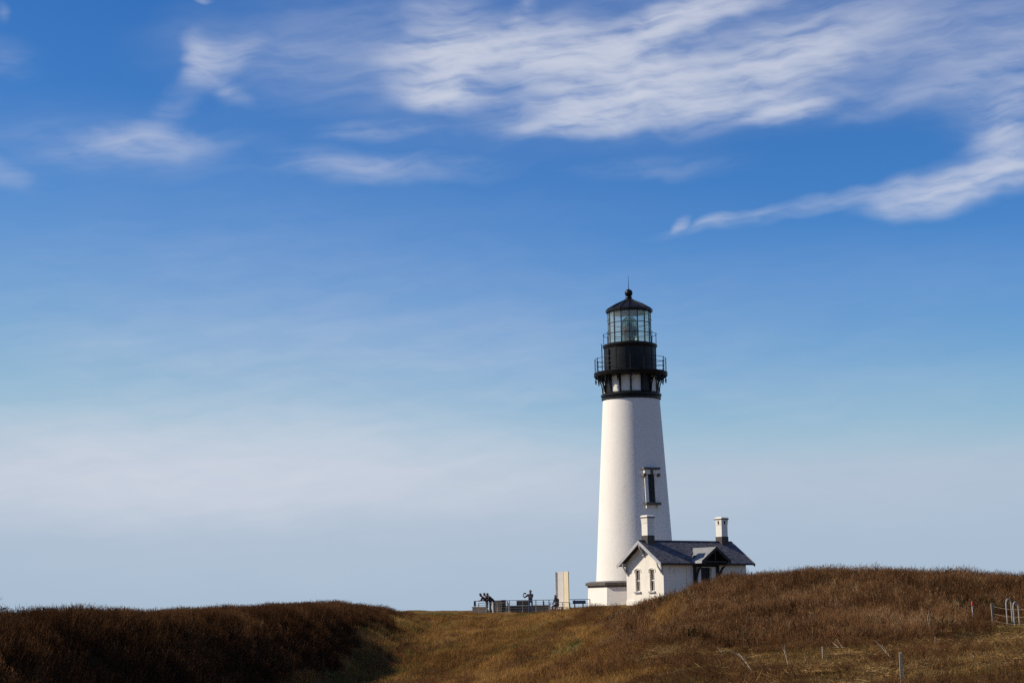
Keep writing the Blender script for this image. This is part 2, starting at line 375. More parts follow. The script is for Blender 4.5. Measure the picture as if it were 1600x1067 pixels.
# foot of the ridge = the valley
VALLEY = [(655, 963, 122, .1), (632, 985, 108, .1), (600, 1020, 94, .1), (562, 1067, 79, .1)]
for a in VALLEY: cp(*a)
for (x, y, z) in [(-7.2, 68, -3.25), (-8.0, 58, -3.4), (-8.8, 48, -3.5), (-9.0, 38, -3.4), (-8.5, 26, -3.0), (-8, 14, -2.6), (-6, 0, -2.2)]: cw(x, y, z)
# headland plateau by the viewing platform and the tower
for (px, d, z) in [(640, 150, -.35), (700, 145, -.30), (760, 142, -.36), (850, 141, -.30), (920, 143, -.2)]:
    cw((px - 800) / F_PX * d, d, z)
for x in (-14, -5, 4, 12, 22, 34): cw(x, 160, 0.0 if x < 6 else .35); cw(x, 172, .0 if x < 6 else .4); cw(x, 188, -.2)
cw(-7.5, 136, -.30); cw(-4.8, 134, -.35); cw(-4.6, 128, -.95); cw(-2.6, 133, -.55)
# the long slope lit from the left
for a in [(690, 990, 112), (760, 985, 118), (700, 1030, 92), (760, 1067, 74), (830, 1000, 102), (860, 1040, 80), (900, 1067, 60), (930, 975, 104, .1),
          (900, 955, 126, .15), (960, 1010, 76, .1), (1000, 1040, 60, 0), (1000, 1067, 50), (1000, 960, 96, .25), (960, 944, 120, .3)]:
    cp(*a)
# right mound: crest, shoulder, foot
for a in [(1030, 934, 106), (1065, 920, 99), (1105, 903, 94), (1170, 887, 88), (1250, 882, 84), (1330, 886, 82), (1420, 891, 80), (1500, 894, 79), (1600, 896, 78), (1740, 895, 77)]:
    cp(*a, h=BR + .17)
    p = W(*a); cw(p.x + 1.5, p.y + 14, p.z - BR - .35); cw(p.x + 3, p.y + 32, max(.25, p.z - BR - 1.0) * .7)
for a in [(1100, 960, 78, .3), (1200, 945, 74, .3), (1320, 945, 71, .3), (1450, 945, 71, .3), (1560, 940, 71, .3), (1700, 940, 70, .3)]: cp(*a)
for a in [(1060, 1005, 66), (1130, 1008, 64), (1220, 1012, 62), (1320, 1012, 61), (1420, 1004, 62), (1500, 986, 64), (1550, 977, 66), (1610, 977, 66), (1720, 978, 65)]: cp(*a)
for a in [(1060, 1067, 47), (1150, 1067, 43), (1300, 1067, 40), (1450, 1067, 38), (1600, 1060, 38), (1720, 1060, 38), (1200, 1040, 50), (1350, 1040, 49), (1500, 1025, 50), (1600, 1012, 50)]: cp(*a)
for (x, y, z) in [(0, 30, -1.9), (0, 10, -1.65), (0, 0, -1.6), (8, 0, -1.6), (12, 22, -1.6), (18, 5, -1.5), (25, 25, -1.5), (35, 10, -1.4), (45, 45, -1.1), (45, 70, -.2), (50, 95, .4), (48, 130, .2), (45, 165, 0),
                  (-20, 0, -2.2), (-18, 18, -2.8), (-20, 40, -3.2), (-18, 60, -3.2), (-16, 80, -2.8), (-15, 100, -1.8), (-35, 50, -2.6), (-40, 100, -1.6), (-35, 140, -1.0), (-25, 175, -.6), (-14, 125, -.8), (-20, 145, -.8), (-10, 145, -.45), (-12, -15, -1.8), (12, -15, -1.6), (0, -25, -1.6)]:
    cw(x, y, z)
cc = np.array(ctrl)
def tps_k(d2): return np.where(d2 > 1e-9, 0.5 * d2 * np.log(np.maximum(d2, 1e-9)), 0.0)
def fit_tps(c, lam=0.6):
    p = c[:, :2] / 20.0; n = len(p); d2 = ((p[:, None] - p[None]) ** 2).sum(-1)
    A = np.zeros((n + 3, n + 3)); A[:n, :n] = tps_k(d2) + np.eye(n) * lam * 1e-3
    A[:n, n] = 1; A[:n, n + 1:] = p; A[n, :n] = 1; A[n + 1:, :n] = p.T
    return np.linalg.solve(A, np.concatenate([c[:, 2], [0, 0, 0]])), p
tw, tp = fit_tps(cc)
def sstep(a, b, x):
    t = np.clip((x - a) / (b - a), 0, 1); return t * t * (3 - 2 * t)
def vnoise(x, y, s, seed=0):
    """cheap smooth value noise"""
    X = np.asarray(x) / s + seed * 17.3; Y = np.asarray(y) / s + seed * 9.7
    xi = np.floor(X).astype(np.int64); yi = np.floor(Y).astype(np.int64); fx = X - xi; fy = Y - yi
    fx = fx * fx * (3 - 2 * fx); fy = fy * fy * (3 - 2 * fy)
    def h(a, b):
        q = (a * 374761393 + b * 668265263 + seed * 1442695) & 0x7fffffff
        q = ((q ^ (q >> 13)) * 1274126177) & 0x7fffffff
        return ((q ^ (q >> 16)) & 0xffff) / 65535.0
    return (h(xi, yi) * (1 - fx) + h(xi + 1, yi) * fx) * (1 - fy) + (h(xi, yi + 1) * (1 - fx) + h(xi + 1, yi + 1) * fx) * fy
def ground(x, y):
    x = np.atleast_1d(np.asarray(x, float)); y = np.atleast_1d(np.asarray(y, float)); out = np.zeros(x.shape)
    xs, ys = x.ravel(), y.ravel(); z = np.zeros(len(xs))
    for i in range(0, len(xs), 20000):
        q = np.stack([xs[i:i + 20000], ys[i:i + 20000]], 1) / 20.0
        d2 = ((q[:, None] - tp[None]) ** 2).sum(-1)
        z[i:i + 20000] = tps_k(d2) @ tw[:-3] + tw[-3] + q @ tw[-2:]
    z = np.clip(z, -4.2, 2.4)
    # the left ridge: plateau, rounded crest, steep bank down to the valley
    xc = np.interp(ys, LCY, LCX); zc = np.interp(ys, LCY, LCZ); xf = np.interp(ys, LFY, LFX) + (vnoise(xs, ys, 7, 91) - .5) * .8
    wob = (vnoise(ys, ys * 0, 9, 93) - .5) * .5
    t_ = (xs - xc - wob) / np.maximum(xf - xc, .4)
    s_ = sstep(-.12, 1.2, t_) * .55 + np.clip(t_, 0, 1) * .45
    zr = zc + (z - zc) * np.clip(s_, 0, 1) - .5 * sstep(0, 9, xc - xs)
    lw_ = sstep(1.5, .95, t_) * sstep(134, 124, ys) * sstep(12, 24, ys)
    z = z * (1 - lw_) + zr * lw_
    w = sstep(46, 70, np.abs(xs)) + sstep(-25, -60, ys) + sstep(182, 196, ys); w = np.clip(w, 0, 1)
    z = z * (1 - w) + (-1.0) * w
    z += (vnoise(xs, ys, 2.6, 1) - .5) * .30 + (vnoise(xs, ys, 1.1, 2) - .5) * .14
    ac = xs * .977 - ys * .214; al = xs * .214 + ys * .977
    z += ((vnoise(ac, al * .13, 1.5, 61) - .5) * .34 + (vnoise(ac, al * .2, .7, 62) - .5) * .14) * sstep(-5.5, -3, xs) * sstep(11, 7, xs) * sstep(62, 72, ys) * sstep(128, 116, ys)
    cliff = np.maximum(sstep(196, 225, ys + (vnoise(xs, ys, 14, 3) - .5) * 16), sstep(350, 420, np.abs(xs)))
    z = z - 50 * cliff
    return z.reshape(x.shape)
def gz(x, y): return float(ground([x], [y])[0])

def axis(a, b, step, outs_lo, outs_hi): return np.array(list(outs_lo) + list(np.arange(a, b + 1e-6, step)) + list(outs_hi))
gx = axis(-46, 46, 0.55, (-600, -430, -350, -250, -170, -120, -90, -70, -60, -52), (52, 60, 70, 90, 120, 170, 250, 350, 430, 600))
gy = axis(8, 190, 0.7, (-900, -500, -250, -120, -70, -50, -35, -22, -12, -4, 2), tuple(range(193, 232, 3)) + (240, 260, 300))
GX, GY = np.meshgrid(gx, gy); GZ = ground(GX, GY)

# zones, in plan: which plants grow where
def poly_world(pts): return [(W(*p).x, W(*p).y) for p in pts]
def inside(poly, x, y):
    r = np.zeros(x.shape, bool); n = len(poly)
    for i in range(n):
        x1, y1 = poly[i]; x2, y2 = poly[(i + 1) % n]
        c = ((y1 > y) != (y2 > y)); r ^= c & (x < (x2 - x1) * (y - y1) / ((y2 - y1) if y2 != y1 else 1e-9) + x1)
    return r
foot = poly_world([(960, 1000, 80), (1000, 1014, 68), (1060, 1006, 66), (1130, 1008, 64), (1220, 1012, 62), (1320, 1012, 61), (1420, 1003, 62), (1500, 984, 65), (1545, 975, 67.5), (1610, 975, 68), (1720, 978, 66)])
MOUND = foot + [(50, 66), (50, 150), (14, 150), (6.5, 132), (5.5, 112)]
lf = list(zip(LBX.tolist(), LFY.tolist()))[::-1]
LEFT = [(-45, 8), (-45, 134), (-12, 132)] + lf
def zone(x, y):
    jx = x + (vnoise(x, y, 2.5, 5) - .5) * 2.0; jy = y + (vnoise(x, y, 2.5, 6) - .5) * 4.0 + (vnoise(x, y, .7, 7) - .5) * 3.0
    z = np.zeros(x.shape, int)                      # 0 tan slope grass
    z[(y < 70) & (x > 2.5 + (vnoise(x, y, 6, 8) - .5) * 3 + np.maximum(0, (y - 50)) * .12) & (y > -20)] = 3   # 3 cleared flat
    z[inside(MOUND, jx, jy)] = 1                    # 1 brush on the mound
    z[inside(LEFT, jx, jy)] = 2                     # 2 brush on the left ridge
    return z
ZN = zone(GX, GY)
nv = GX.size; nxg = len(gx); nyg = len(gy)
idx = np.arange(nv).reshape(nyg, nxg)
quads = np.stack([idx[:-1, :-1], idx[:-1, 1:], idx[1:, 1:], idx[1:, :-1]], -1).reshape(-1, 4)
gm = bpy.data.meshes.new('ground'); gm.from_pydata(np.stack([GX.ravel(), GY.ravel(), GZ.ravel()], 1).tolist(), [], quads.tolist())
gm.polygons.foreach_set('use_smooth', np.ones(len(quads), bool))
at = gm.attributes.new('soil', 'FLOAT_COLOR', 'POINT')
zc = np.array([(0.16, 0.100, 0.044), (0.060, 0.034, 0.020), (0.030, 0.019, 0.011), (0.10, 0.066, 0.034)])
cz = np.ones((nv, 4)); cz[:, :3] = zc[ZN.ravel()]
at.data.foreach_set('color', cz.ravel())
mt = bpy.data.materials.new('dry_headland_ground'); mt.use_nodes = True; t = mt.node_tree; t.nodes.clear(); k = NT(t)
ga = k.n('ShaderNodeAttribute', attribute_name='soil'); ob = k.n('ShaderNodeTexCoord').outputs['Object']
n1 = k.noise(ob, 0.7, 8.0, 0.7); n2 = k.noise(ob, 5.0, 5.0, 0.7)
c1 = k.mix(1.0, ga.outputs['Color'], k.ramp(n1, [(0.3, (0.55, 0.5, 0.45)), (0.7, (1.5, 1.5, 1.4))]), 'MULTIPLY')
c1 = k.mix(1.0, c1, k.ramp(n2, [(0.3, (0.5, 0.5, 0.5)), (0.7, (1.4, 1.4, 1.4))]), 'MULTIPLY')
gr = k.ramp(k.noise(ob, 0.16, 4.0, 0.6), [(0.52, (0, 0, 0)), (0.66, (1, 1, 1))])
c1 = k.mix(k.math('MULTIPLY', gr, 0.25), c1, (0.060, 0.060, 0.020, 1))
b = k.n('ShaderNodeBsdfDiffuse'); k.put(b.inputs[0], c1)
bp = k.n('ShaderNodeBump'); bp.inputs['Strength'].default_value = 0.9; bp.inputs['Distance'].default_value = 0.12
k.put(bp.inputs['Height'], n2); k.put(b.inputs['Normal'], bp.outputs[0])
o = k.n('ShaderNodeOutputMaterial'); t.links.new(b.outputs[0], o.inputs[0]); gm.materials.append(mt)
go = bpy.data.objects.new('ground', gm); COL.objects.link(go); tag(go, 'brown headland ground under dry grass and brush', 'ground', kind='structure')

# ocean far below, out to the horizon
om = MB(); om.add([(-40000, -40000, -46), (40000, -40000, -46), (40000, 40000, -46), (-40000, 40000, -46)], [(0, 1, 2, 3)])
mat('sea_water', (0.02, 0.045, 0.07), 0.15, 0.2, 0.01, 0.3, 0.3, spec=0.5)
tag(om.build('ocean', 'sea_water'), 'blue ocean beyond the headland', 'ocean', kind='structure')

# ------------------------------------------------------------------ lighthouse
TD = 172.3; TX = W(994, 930, TD).x; TB = 0.42
def tz(py): return W(988, py, TD).z - TB
def tr(hw, py):
    p = W(988, py, TD); return hw * (p.dot(_f)) / F_PX
LH = empty('lighthouse', (TX, TD, TB), 0, 'tall white round lighthouse tower with black iron gallery and glass lantern', 'lighthouse')
FA = math.atan2(-TD, -TX)            # direction from the tower to the viewpoint
A16 = [FA + 2 * math.pi * i / 16 for i in range(16)]
# plinth: octagon
a8 = FA - math.radians(90 - 54) ; o8 = math.radians(45)
rp = 4.50
MB().lathe([(rp * 1.012, -1.0), (rp * .985, tz(917))], 8, a8, smooth=False).build('plinth', 'tower', LH)
MB().lathe([(rp * .99, tz(917.3)), (rp * 1.0, tz(914.5)), (rp * 1.035, tz(914)), (rp * 1.045, tz(910)), (rp * .93, tz(907.5))], 8, a8, smooth=False).build('plinth_cap', 'stone_trim', LH)
MB().lathe([(tr(61.9, 909), tz(909)), (tr(57.7, 840), tz(840)), (tr(52.9, 762), tz(762)), (tr(48.4, 690), tz(690)), (tr(44.3, 624), tz(624))], 128, uv=True).build('shaft', 'tower', LH)
MB().lathe([(tr(44.4, 626), tz(626)), (tr(46.2, 625), tz(625)), (tr(46.4, 622.5), tz(622.5)), (tr(44.8, 622), tz(622)), (tr(44.8, 621), tz(621)), (tr(47.2, 620), tz(620)), (tr(47.4, 617), tz(617)), (tr(44.0, 615), tz(615)), (tr(43, 614.6), tz(614.6))], 96).build('belt', 'black_iron', LH)
# wall under the gallery: sixteen panels between posts
z0, z1 = tz(614.8), tz(588); rw = tr(42.6, 600)
MB().lathe([(rw - .12, z0), (rw - .12, z1)], 48).build('gallery_drum', 'black_iron', LH)
def sector(r0, r1, a0, a1, z0, z1, n=6):
    mb = MB(); vs_ = []
    for i in range(n + 1):
        a = a0 + (a1 - a0) * i / n
        vs_ += [polar(r0, a, z0), polar(r1, a, z0), polar(r1, a, z1), polar(r0, a, z1)]
    fs = []
    for i in range(n):
        q = i * 4; w = q + 4
        for e in range(4): fs.append((q + e, q + (e + 1) % 4, w + (e + 1) % 4, w + e))
    fs += [(0, 1, 2, 3), (n * 4 + 3, n * 4 + 2, n * 4 + 1, n * 4)]
    mb.add(vs_, fs); return mb
for i in range(16):
    a = A16[i]; da = math.pi / 8
    dark = i in (1, 13, 8)
    pm = sector(rw - .16, rw, .030, da - .030, z0 + .03, z1 - .03)
    pn = pm.build('wall_panel', 'black_iron' if dark else 'white_trim', LH); pn.rotation_euler = (0, 0, a)
    # post and curved bracket
    pb = MB().box(rw - .06, rw + .07, -.055, .055, z0, z1).build('wall_post', 'black_iron', LH); pb.rotation_euler = (0, 0, a)
bm_ = MB(); r_out = tr(55.5, 590); hgt = z1 - z0
arc = []
for q in range(9):
    tt = q / 8; ang = tt * math.pi / 2
    arc.append((rw + .10 + (r_out - rw - .2) * (1 - math.cos(ang)), z0 + .05 + (hgt - .22) * math.sin(ang)))
def strip(mb, pts, w, th):
    for (p, q) in zip(pts[:-1], pts[1:]):
        dx, dz = q[0] - p[0], q[1] - p[1]; l = math.hypot(dx, dz) or 1; nx, nz = -dz / l * w / 2, dx / l * w / 2
        mb.hexa([(p[0] - nx, -th, p[1] - nz), (p[0] + nx, -th, p[1] + nz), (p[0] + nx, th, p[1] + nz), (p[0] - nx, th, p[1] - nz),
                 (q[0] - nx, -th, q[1] - nz), (q[0] + nx, -th, q[1] + nz), (q[0] + nx, th, q[1] + nz), (q[0] - nx, th, q[1] - nz)])
strip(bm_, arc, .10, .045)
bm_.box(rw + .05, r_out, -.055, .055, z1 - .16, z1 - .02)
bm_.box(rw + .30, rw + .34, -.03, .03, z0 + .9, z1 - .1)
bme = bm_.mesh('bracket'); bme.materials.append(MATS['black_iron'])
pd = MB().lathe([(.02, .02), (.05, -.02), (.05, -.34), (.10, -.38), (.10, -.43), (.055, -.48), (.085, -.56), (.045, -.64), (.012, -.72)], 8)
pdm = pd.mesh('pendant'); pdm.materials.append(MATS['black_iron'])
for i in range(16):
    bo = put('bracket', bme, LH); bo.rotation_euler = (0, 0, A16[i])
    for rr in (r_out - .06, r_out - .62):
        p = put('pendant', pdm, bo, (rr, 0, z1 - .02)); p.scale = (1, 1, 1 if rr > r_out - .1 else .8)
# lower gallery
zg0, zg1 = tz(589.5), tz(582.5); rg = tr(57.8, 588)
MB().lathe([(rg - .55, zg0 - .05), (rg - .10, zg0), (rg - .02, zg0 + .08), (rg, zg0 + .16), (rg - .07, zg0 + .2), (rg - .03, zg0 + .27), (rg, zg1 - .06), (rg - .06, zg1), (1.5, zg1 + .01)], 96).build('gallery_deck', 'black_iron', LH)
def railing(parent, r, zb, zt, n, nrails, rad_post, rad_rail, a0=FA):
    for i in range(n):
        a = a0 + 2 * math.pi * i / n
        MB().tube([polar(r, a, zb), polar(r, a, zt)], rad_post, 6).build('railing_post', 'black_iron', parent)
        MB().lathe([(.01, -.05), (.055, 0), (.01, .06)], 8).build('post_knob', 'black_iron', parent, polar(r, a, zt + .03))
    for j in range(nrails):
        z = zb + (zt - zb) * (j + 1) / nrails
        MB().tube([polar(r, 2 * math.pi * q / 72, z) for q in range(72)], rad_rail, 6, closed=True).build('rail', 'black_iron', parent)
railing(LH, tr(55.3, 575), zg1, tz(561.5), 16, 3, .04, .024)
# watch room
zw0, zw1 = zg1 - .05, tz(543)
rwr = tr(40.6, 560)
MB().lathe([(rwr + .05, zw0), (rwr + .05, zw0 + .18), (rwr, zw0 + .2), (rwr, zw1 - .02)], 96).build('watch_room', 'black_iron', LH)
for i in range(16):
    sm_ = MB().box(rwr - .02, rwr + .035, -.05, .05, zw0 + .2, zw1 - .05).build('seam_strip', 'black_iron', LH); sm_.rotation_euler = (0, 0, A16[i] + .2)
# porch-like locker on the left of the watch room
db = MB().box(rwr - .3, rwr + .10, -.46, .46, zw0 + .12, zw1 - .32); db = db.build('watch_room_door', 'black_iron', LH, bevel=.02); db.rotation_euler = (0, 0, FA - R(62))
MB().box(rwr + .10, rwr + .15, .30, .35, zw0 + 1.0, zw0 + 1.2).build('door_handle', 'brass', db)
# ladder to the upper gallery
la = FA - R(86); ld = empty('access_ladder_anchor', (0, 0, 0)) if False else None
lmb = MB()
for sx_ in (-.2, .2): lmb.box(rwr + .18, rwr + .24, sx_ - .03, sx_ + .03, zg1, tz(537))
lo_ = lmb.build('ladder', 'black_iron', LH); lo_.rotation_euler = (0, 0, la)
for i in range(9):
    z = zg1 + .25 + i * .27
    MB().tube([(rwr + .21, -.2, z), (rwr + .21, .2, z)], .018, 6).build('rung', 'black_iron', lo_)
# upper gallery
ru = tr(42.6, 541)
MB().lathe([(rwr - .02, zw1 - .22), (ru - .05, zw1 - .03), (ru, zw1 + .05), (ru, zw1 + .18), (ru - .08, zw1 + .24), (1.2, zw1 + .26)], 96).build('upper_deck', 'black_iron', LH)
zu = zw1 + .25
railing(LH, tr(41.6, 530), zu, tz(523.5), 16, 1, .022, .022, FA + .2)
# lantern: sixteen sides, three rows of panes
rl = tr(33.2, 515); zl0, zl1 = zu, tz(489)
MB().lathe([(rl + .06, zl0), (rl + .06, zl0 + .12), (rl - .06, zl0 + .14)], 16, FA, smooth=False).build('lantern_sill', 'black_iron', LH)
rows = [zl0 + .12, zl0 + .12 + (zl1 - zl0) * .30, zl0 + .12 + (zl1 - zl0) * .62, zl1]
ch = 2 * rl * math.sin(math.pi / 16); ap = rl * math.cos(math.pi / 16)
pms = []
for j in range(3):
    q = MB().box(-.006, .006, -ch / 2 + .035, ch / 2 - .035, rows[j] + .03, rows[j + 1] - .03).mesh('pane'); q.materials.append(MATS['lantern_glass']); pms.append(q)
gb = MB().box(-.05, .035, -.032, .032, zl0 + .1, zl1).mesh('glazing_bar'); gb.materials.append(MATS['black_iron'])
hb = MB().box(-.03, .03, -ch / 2 + .03, ch / 2 - .03, -.03, .03).mesh('glazing_rail'); hb.materials.append(MATS['black_iron'])
for i in range(16):
    b_ = put('glazing_bar', gb, LH, polar(rl, A16[i]), A16[i])
    am = A16[i] + math.pi / 16
    for j in range(3):
        put('pane', pms[j], LH, polar(ap, am), am)
        if j: put('glazing_rail', hb, LH, polar(ap, am, rows[j]), am)
    # small hand holds on the corners of the lantern
    MB().box(.0, .10, -.02, .02, -.02, .02).build('handhold', 'black_iron', b_, (.03, 0, rows[1] + .25)); MB().box(.0, .10, -.02, .02, -.02, .02).build('handhold', 'black_iron', b_, (.03, 0, rows[2] + .3))
# lens inside
LN = MB(); zb = zl0 + .25; zt = tz(495.5); hL = zt - zb; rL = tr(13.6, 515)
prof = []
nst = 22
for q in range(nst):
    f0 = q / nst; f1 = (q + 1) / nst
    def rr_(f): return rL * (1.0 if f < .5 else math.sqrt(max(0.02, 1 - ((f - .5) / .52) ** 2)))
    prof += [(rr_(f0) - .05, zb + hL * f0), (rr_(f0) + .02, zb + hL * (f0 + .2 / nst)), (rr_(f1) - .02, zb + hL * (f1 - .1 / nst))]
lens = LN.lathe(prof, 32).build('fresnel_lens', 'lens_glass', LH)
for i in range(8):
    a = FA + .28 + i * math.pi / 4
    MB().tube([polar(rr_(q / 14) + .03, a, zb + hL * q / 14) for q in range(15)], .028, 5).build('lens_rib', 'brass', lens)
MB().lathe([(rL * .84, zb + hL * .28), (rL * .84, zb + hL * .60)], 24).build('lens_core', 'lens_core', lens)
MB().lathe([(.42, zb - .2), (.42, zb + hL * .2), (.3, zb + hL * .24)], 16).build('lens_pedestal', 'brass', lens)
MB().lathe([(.15, zb + hL * .62), (.28, zb + hL * .68), (.2, zb + hL * .8)], 12).build('lamp_holder', 'black_iron', lens)
# lantern roof
rr = tr(36.6, 487)
roof = MB()
roof.lathe([(rr - .3, tz(489.2)), (rr, tz(488.2)), (rr + .02, tz(485)), (rr - .06, tz(484)), (tr(22, 477), tz(476.5)), (tr(8.5, 470), tz(469.8)), (tr(6, 469), tz(469))], 16, FA, smooth=False)
roof = roof.build('lantern_roof', 'black_iron', LH)
MB().lathe([(rr - .22, tz(489) - .03), (rr - .6, tz(487.5)), (.6, tz(474))], 32).build('roof_lining', 'ceiling_white', roof)
for i in range(16):
    MB().tube([polar(rr - .02, A16[i], tz(484.2)), polar(tr(22, 477), A16[i], tz(476)), polar(tr(7, 469), A16[i], tz(469.2))], .045, 5).build('roof_rib', 'black_iron', roof)
MB().lathe([(tr(7.5, 468), tz(470)), (tr(7.5, 468), tz(468)), (tr(4.5, 468), tz(467.3)), (tr(4.3, 468), tz(466)), (tr(5.6, 468), tz(465.5)), (tr(5.2, 468), tz(464)), (tr(3.5, 464), tz(463.4))], 20).build('ventilator', 'black_iron', roof)
bz, br_ = (tz(452) + tz(464)) / 2, tr(6.2, 458)
MB().lathe([(br_ * math.sin(math.pi * q / 14) + .001, bz - br_ * math.cos(math.pi * q / 14)) for q in range(15)], 24).build('ball', 'black_iron', roof)
MB().tube([(0, 0, bz + br_ - .05), (0, 0, bz + br_ + .25), (0, 0, tz(431))], [.05, .03, .014], 6).build('lightning_rod', 'black_iron', roof)
# tower window with its stone surround
wa = FA + R(30.5); wzc = tz(762)
def wx(z): return tr(61.9, 909) + (tr(44.3, 624) - tr(61.9, 909)) * (z - tz(909)) / (tz(624) - tz(909))
zs, zh = tz(788), tz(744.5); r0 = wx(zs); r1 = wx(zh)
win = empty('tower_window', (0, 0, 0)); win.parent = LH; win.rotation_euler = (0, 0, wa)
def wbox(name, mat_, y0, y1, za, zb_, d0, d1, bevel=0.015, par=None):
    ra, rb = wx(za), wx(zb_)
    return MB().hexa([(ra + d0, y0, za), (ra + d1, y0, za), (ra + d1, y1, za), (ra + d0, y1, za), (rb + d0, y0, zb_), (rb + d1, y0, zb_), (rb + d1, y1, zb_), (rb + d0, y1, zb_)]).build(name, mat_, par or win, bevel=bevel)
wbox('jamb', 'white_trim', -.68, -.34, zs, zh, -.25, .13); wbox('jamb', 'white_trim', .34, .68, zs, zh, -.25, .13)
wbox('window_pane', 'window_dark', -.36, .36, zs, zh, -.3, .03, 0)
wbox('sash_bar', 'dark_timber', -.03, .03, zs, zh, -.1, .05, 0); wbox('sash_bar', 'dark_timber', -.34, .34, (zs + zh) / 2 - .04, (zs + zh) / 2 + .04, -.1, .06, 0)
wbox('sill', 'stone_trim', -.80, .80, zs - .22, zs, -.2, .38)
wbox('sill_corbel', 'white_trim', -.70, -.50, zs - .55, zs - .22, -.2, .2); wbox('sill_corbel', 'white_trim', .50, .70, zs - .55, zs - .22, -.2, .2)
wbox('hood', 'stone_trim', -.88, .88, tz(737.3), tz(734), -.2, .42)
wbox('hood_block', 'white_trim', -.74, .74, zh, tz(737.3), -.2, .28)
wbox('keystone', 'stone_trim', -.13, .13, zh - .05, tz(737.3), .2, .36)
wbox('hood_corbel', 'stone_trim', -.88, -.62, tz(748), tz(743.2), -.1, .34); wbox('hood_corbel', 'stone_trim', .62, .88, tz(748), tz(743.2), -.1, .34)

# ------------------------------------------------------------------ oil house
TH = R(38); HN = W(1037.5, 930, 160.0); HB = 0.42; HW, HL = 4.77, 9.94
OH = empty('oil_house', (HN.x, HN.y, HB), TH, 'low white house with dark slate gable roof and two chimneys beside the tower', 'house')
EZ, RZ_ = 3.42, 5.42; OV, EO = 0.65, 0.45; SL = (RZ_ - EZ) / (HW / 2 + EO)
wallz = EZ + SL * EO - .16
wm = MB()
# gable wall facing left, with two window openings
wy = [(1.46 - .29, 1.46 + .29), (HW - 1.46 - .29, HW - 1.46 + .29)]; wz0, wz1 = 1.08, 2.92
T = .32
segs = [(0, wy[0][0]), (wy[0][1], wy[1][0]), (wy[1][1], HW)]
for a_, b_ in segs: wm.box(0, T, a_, b_, -1.2, wallz)
for a_, b_ in wy: wm.box(0, T, a_, b_, -1.2, wz0); wm.box(0, T, a_, b_, wz1, wallz)
pk = RZ_ - .17
for x0 in (0, HL - T): wm.prism([(x0, 0, wallz), (x0, HW, wallz), (x0, HW / 2, pk)], (T, 0, 0))
wm.box(HL - T, HL, 0, HW, -1.2, wallz)
dc = HL / 2
wm.box(T, dc - .62, 0, T, -1.2, wallz); wm.box(dc + .62, HL - T, 0, T, -1.2, wallz); wm.box(dc - .62, dc + .62, 0, T, 3.06, wallz)
wm.box(T, HL - T, HW - T, HW, -1.2, wallz)
wall = wm.build('wall', 'wall_white', OH)
MB().box(-.05, 0, -.05, HW + .05, -1.2, .32).build('base_course', 'wall_white', wall)
# windows
for a_, b_ in wy:
    w_ = empty('window', (0, (a_ + b_) / 2, wz0)); w_.parent = OH
    hw = (b_ - a_) / 2; H = wz1 - wz0
    MB().box(.19, .21, -hw, hw, 0, H).build('pane', 'window_dark', w_)
    for y0, y1, za, zb_ in [(-hw, -hw + .03, 0, H), (hw - .03, hw, 0, H), (-hw + .03, hw - .03, 0, .05), (-hw + .03, hw - .03, H - .05, H), (-hw + .03, hw - .03, H / 2 - .035, H / 2 + .035), (-.014, .014, .07, H / 2 - .035), (-.014, .014, H / 2 + .035, H - .06)]:
        MB().box(.13, .188, y0, y1, za, zb_).build('sash', 'white_trim', w_)
    MB().box(-.14, .12, -hw - .12, hw + .12, -.14, -.002).build('sill', 'grey_trim', w_, bevel=.012)
    hd = MB(); n = 8
    for q in range(n):
        t0, t1 = -1 + 2 * q / n, -1 + 2 * (q + 1) / n
        f = lambda tt: H + .05 + .16 * (1 - tt * tt)
        e = hw + .14
        hd.hexa([(-.05, t0 * e, f(t0) - .11), (-.001, t0 * e, f(t0) - .11), (-.001, t1 * e, f(t1) - .11), (-.05, t1 * e, f(t1) - .11),
                 (-.05, t0 * e, f(t0)), (-.001, t0 * e, f(t0)), (-.001, t1 * e, f(t1)), (-.05, t1 * e, f(t1))])
    for sgn in (-1, 1): hd.box(-.045, -.001, sgn * (hw + .13) - .05, sgn * (hw + .13) + .05, H - .22, H - .06)
    hd.build('hood', 'white_trim', w_)
# roof slabs
def slab(y_e, y_r, z_e, z_r, x0, x1, th, name, matn, par, uvs=True):
    l = math.hypot(y_r - y_e, z_r - z_e); m_ = MB()
    vs_ = [(x0, y_e, z_e - th), (x1, y_e, z_e - th), (x1, y_r, z_r - th), (x0, y_r, z_r - th), (x0, y_e, z_e), (x1, y_e, z_e), (x1, y_r, z_r), (x0, y_r, z_r)]
    fs = [(0, 3, 2, 1), (4, 5, 6, 7), (0, 1, 5, 4), (1, 2, 6, 5), (2, 3, 7, 6), (3, 0, 4, 7)]
    u4 = ((x0, 0), (x1, 0), (x1, l), (x0, l))
    m_.add(vs_, fs, [((0, 0),) * 4, u4] + [((0, 0),) * 4] * 4); return m_.build(name, matn, par)
rf = empty('roof', (0, 0, 0)); rf.parent = OH
slab(-EO, HW / 2, EZ, RZ_, -OV, HL + OV, .12, 'slope', 'roof', rf)
slab(HW + EO, HW / 2, EZ, RZ_, -OV, HL + OV, .12, 'slope', 'roof', rf)
MB().tube([(-OV, HW / 2, RZ_ + .01), (HL + OV, HW / 2, RZ_ + .01)], .06, 6).build('ridge_cap', 'dark_timber', rf)
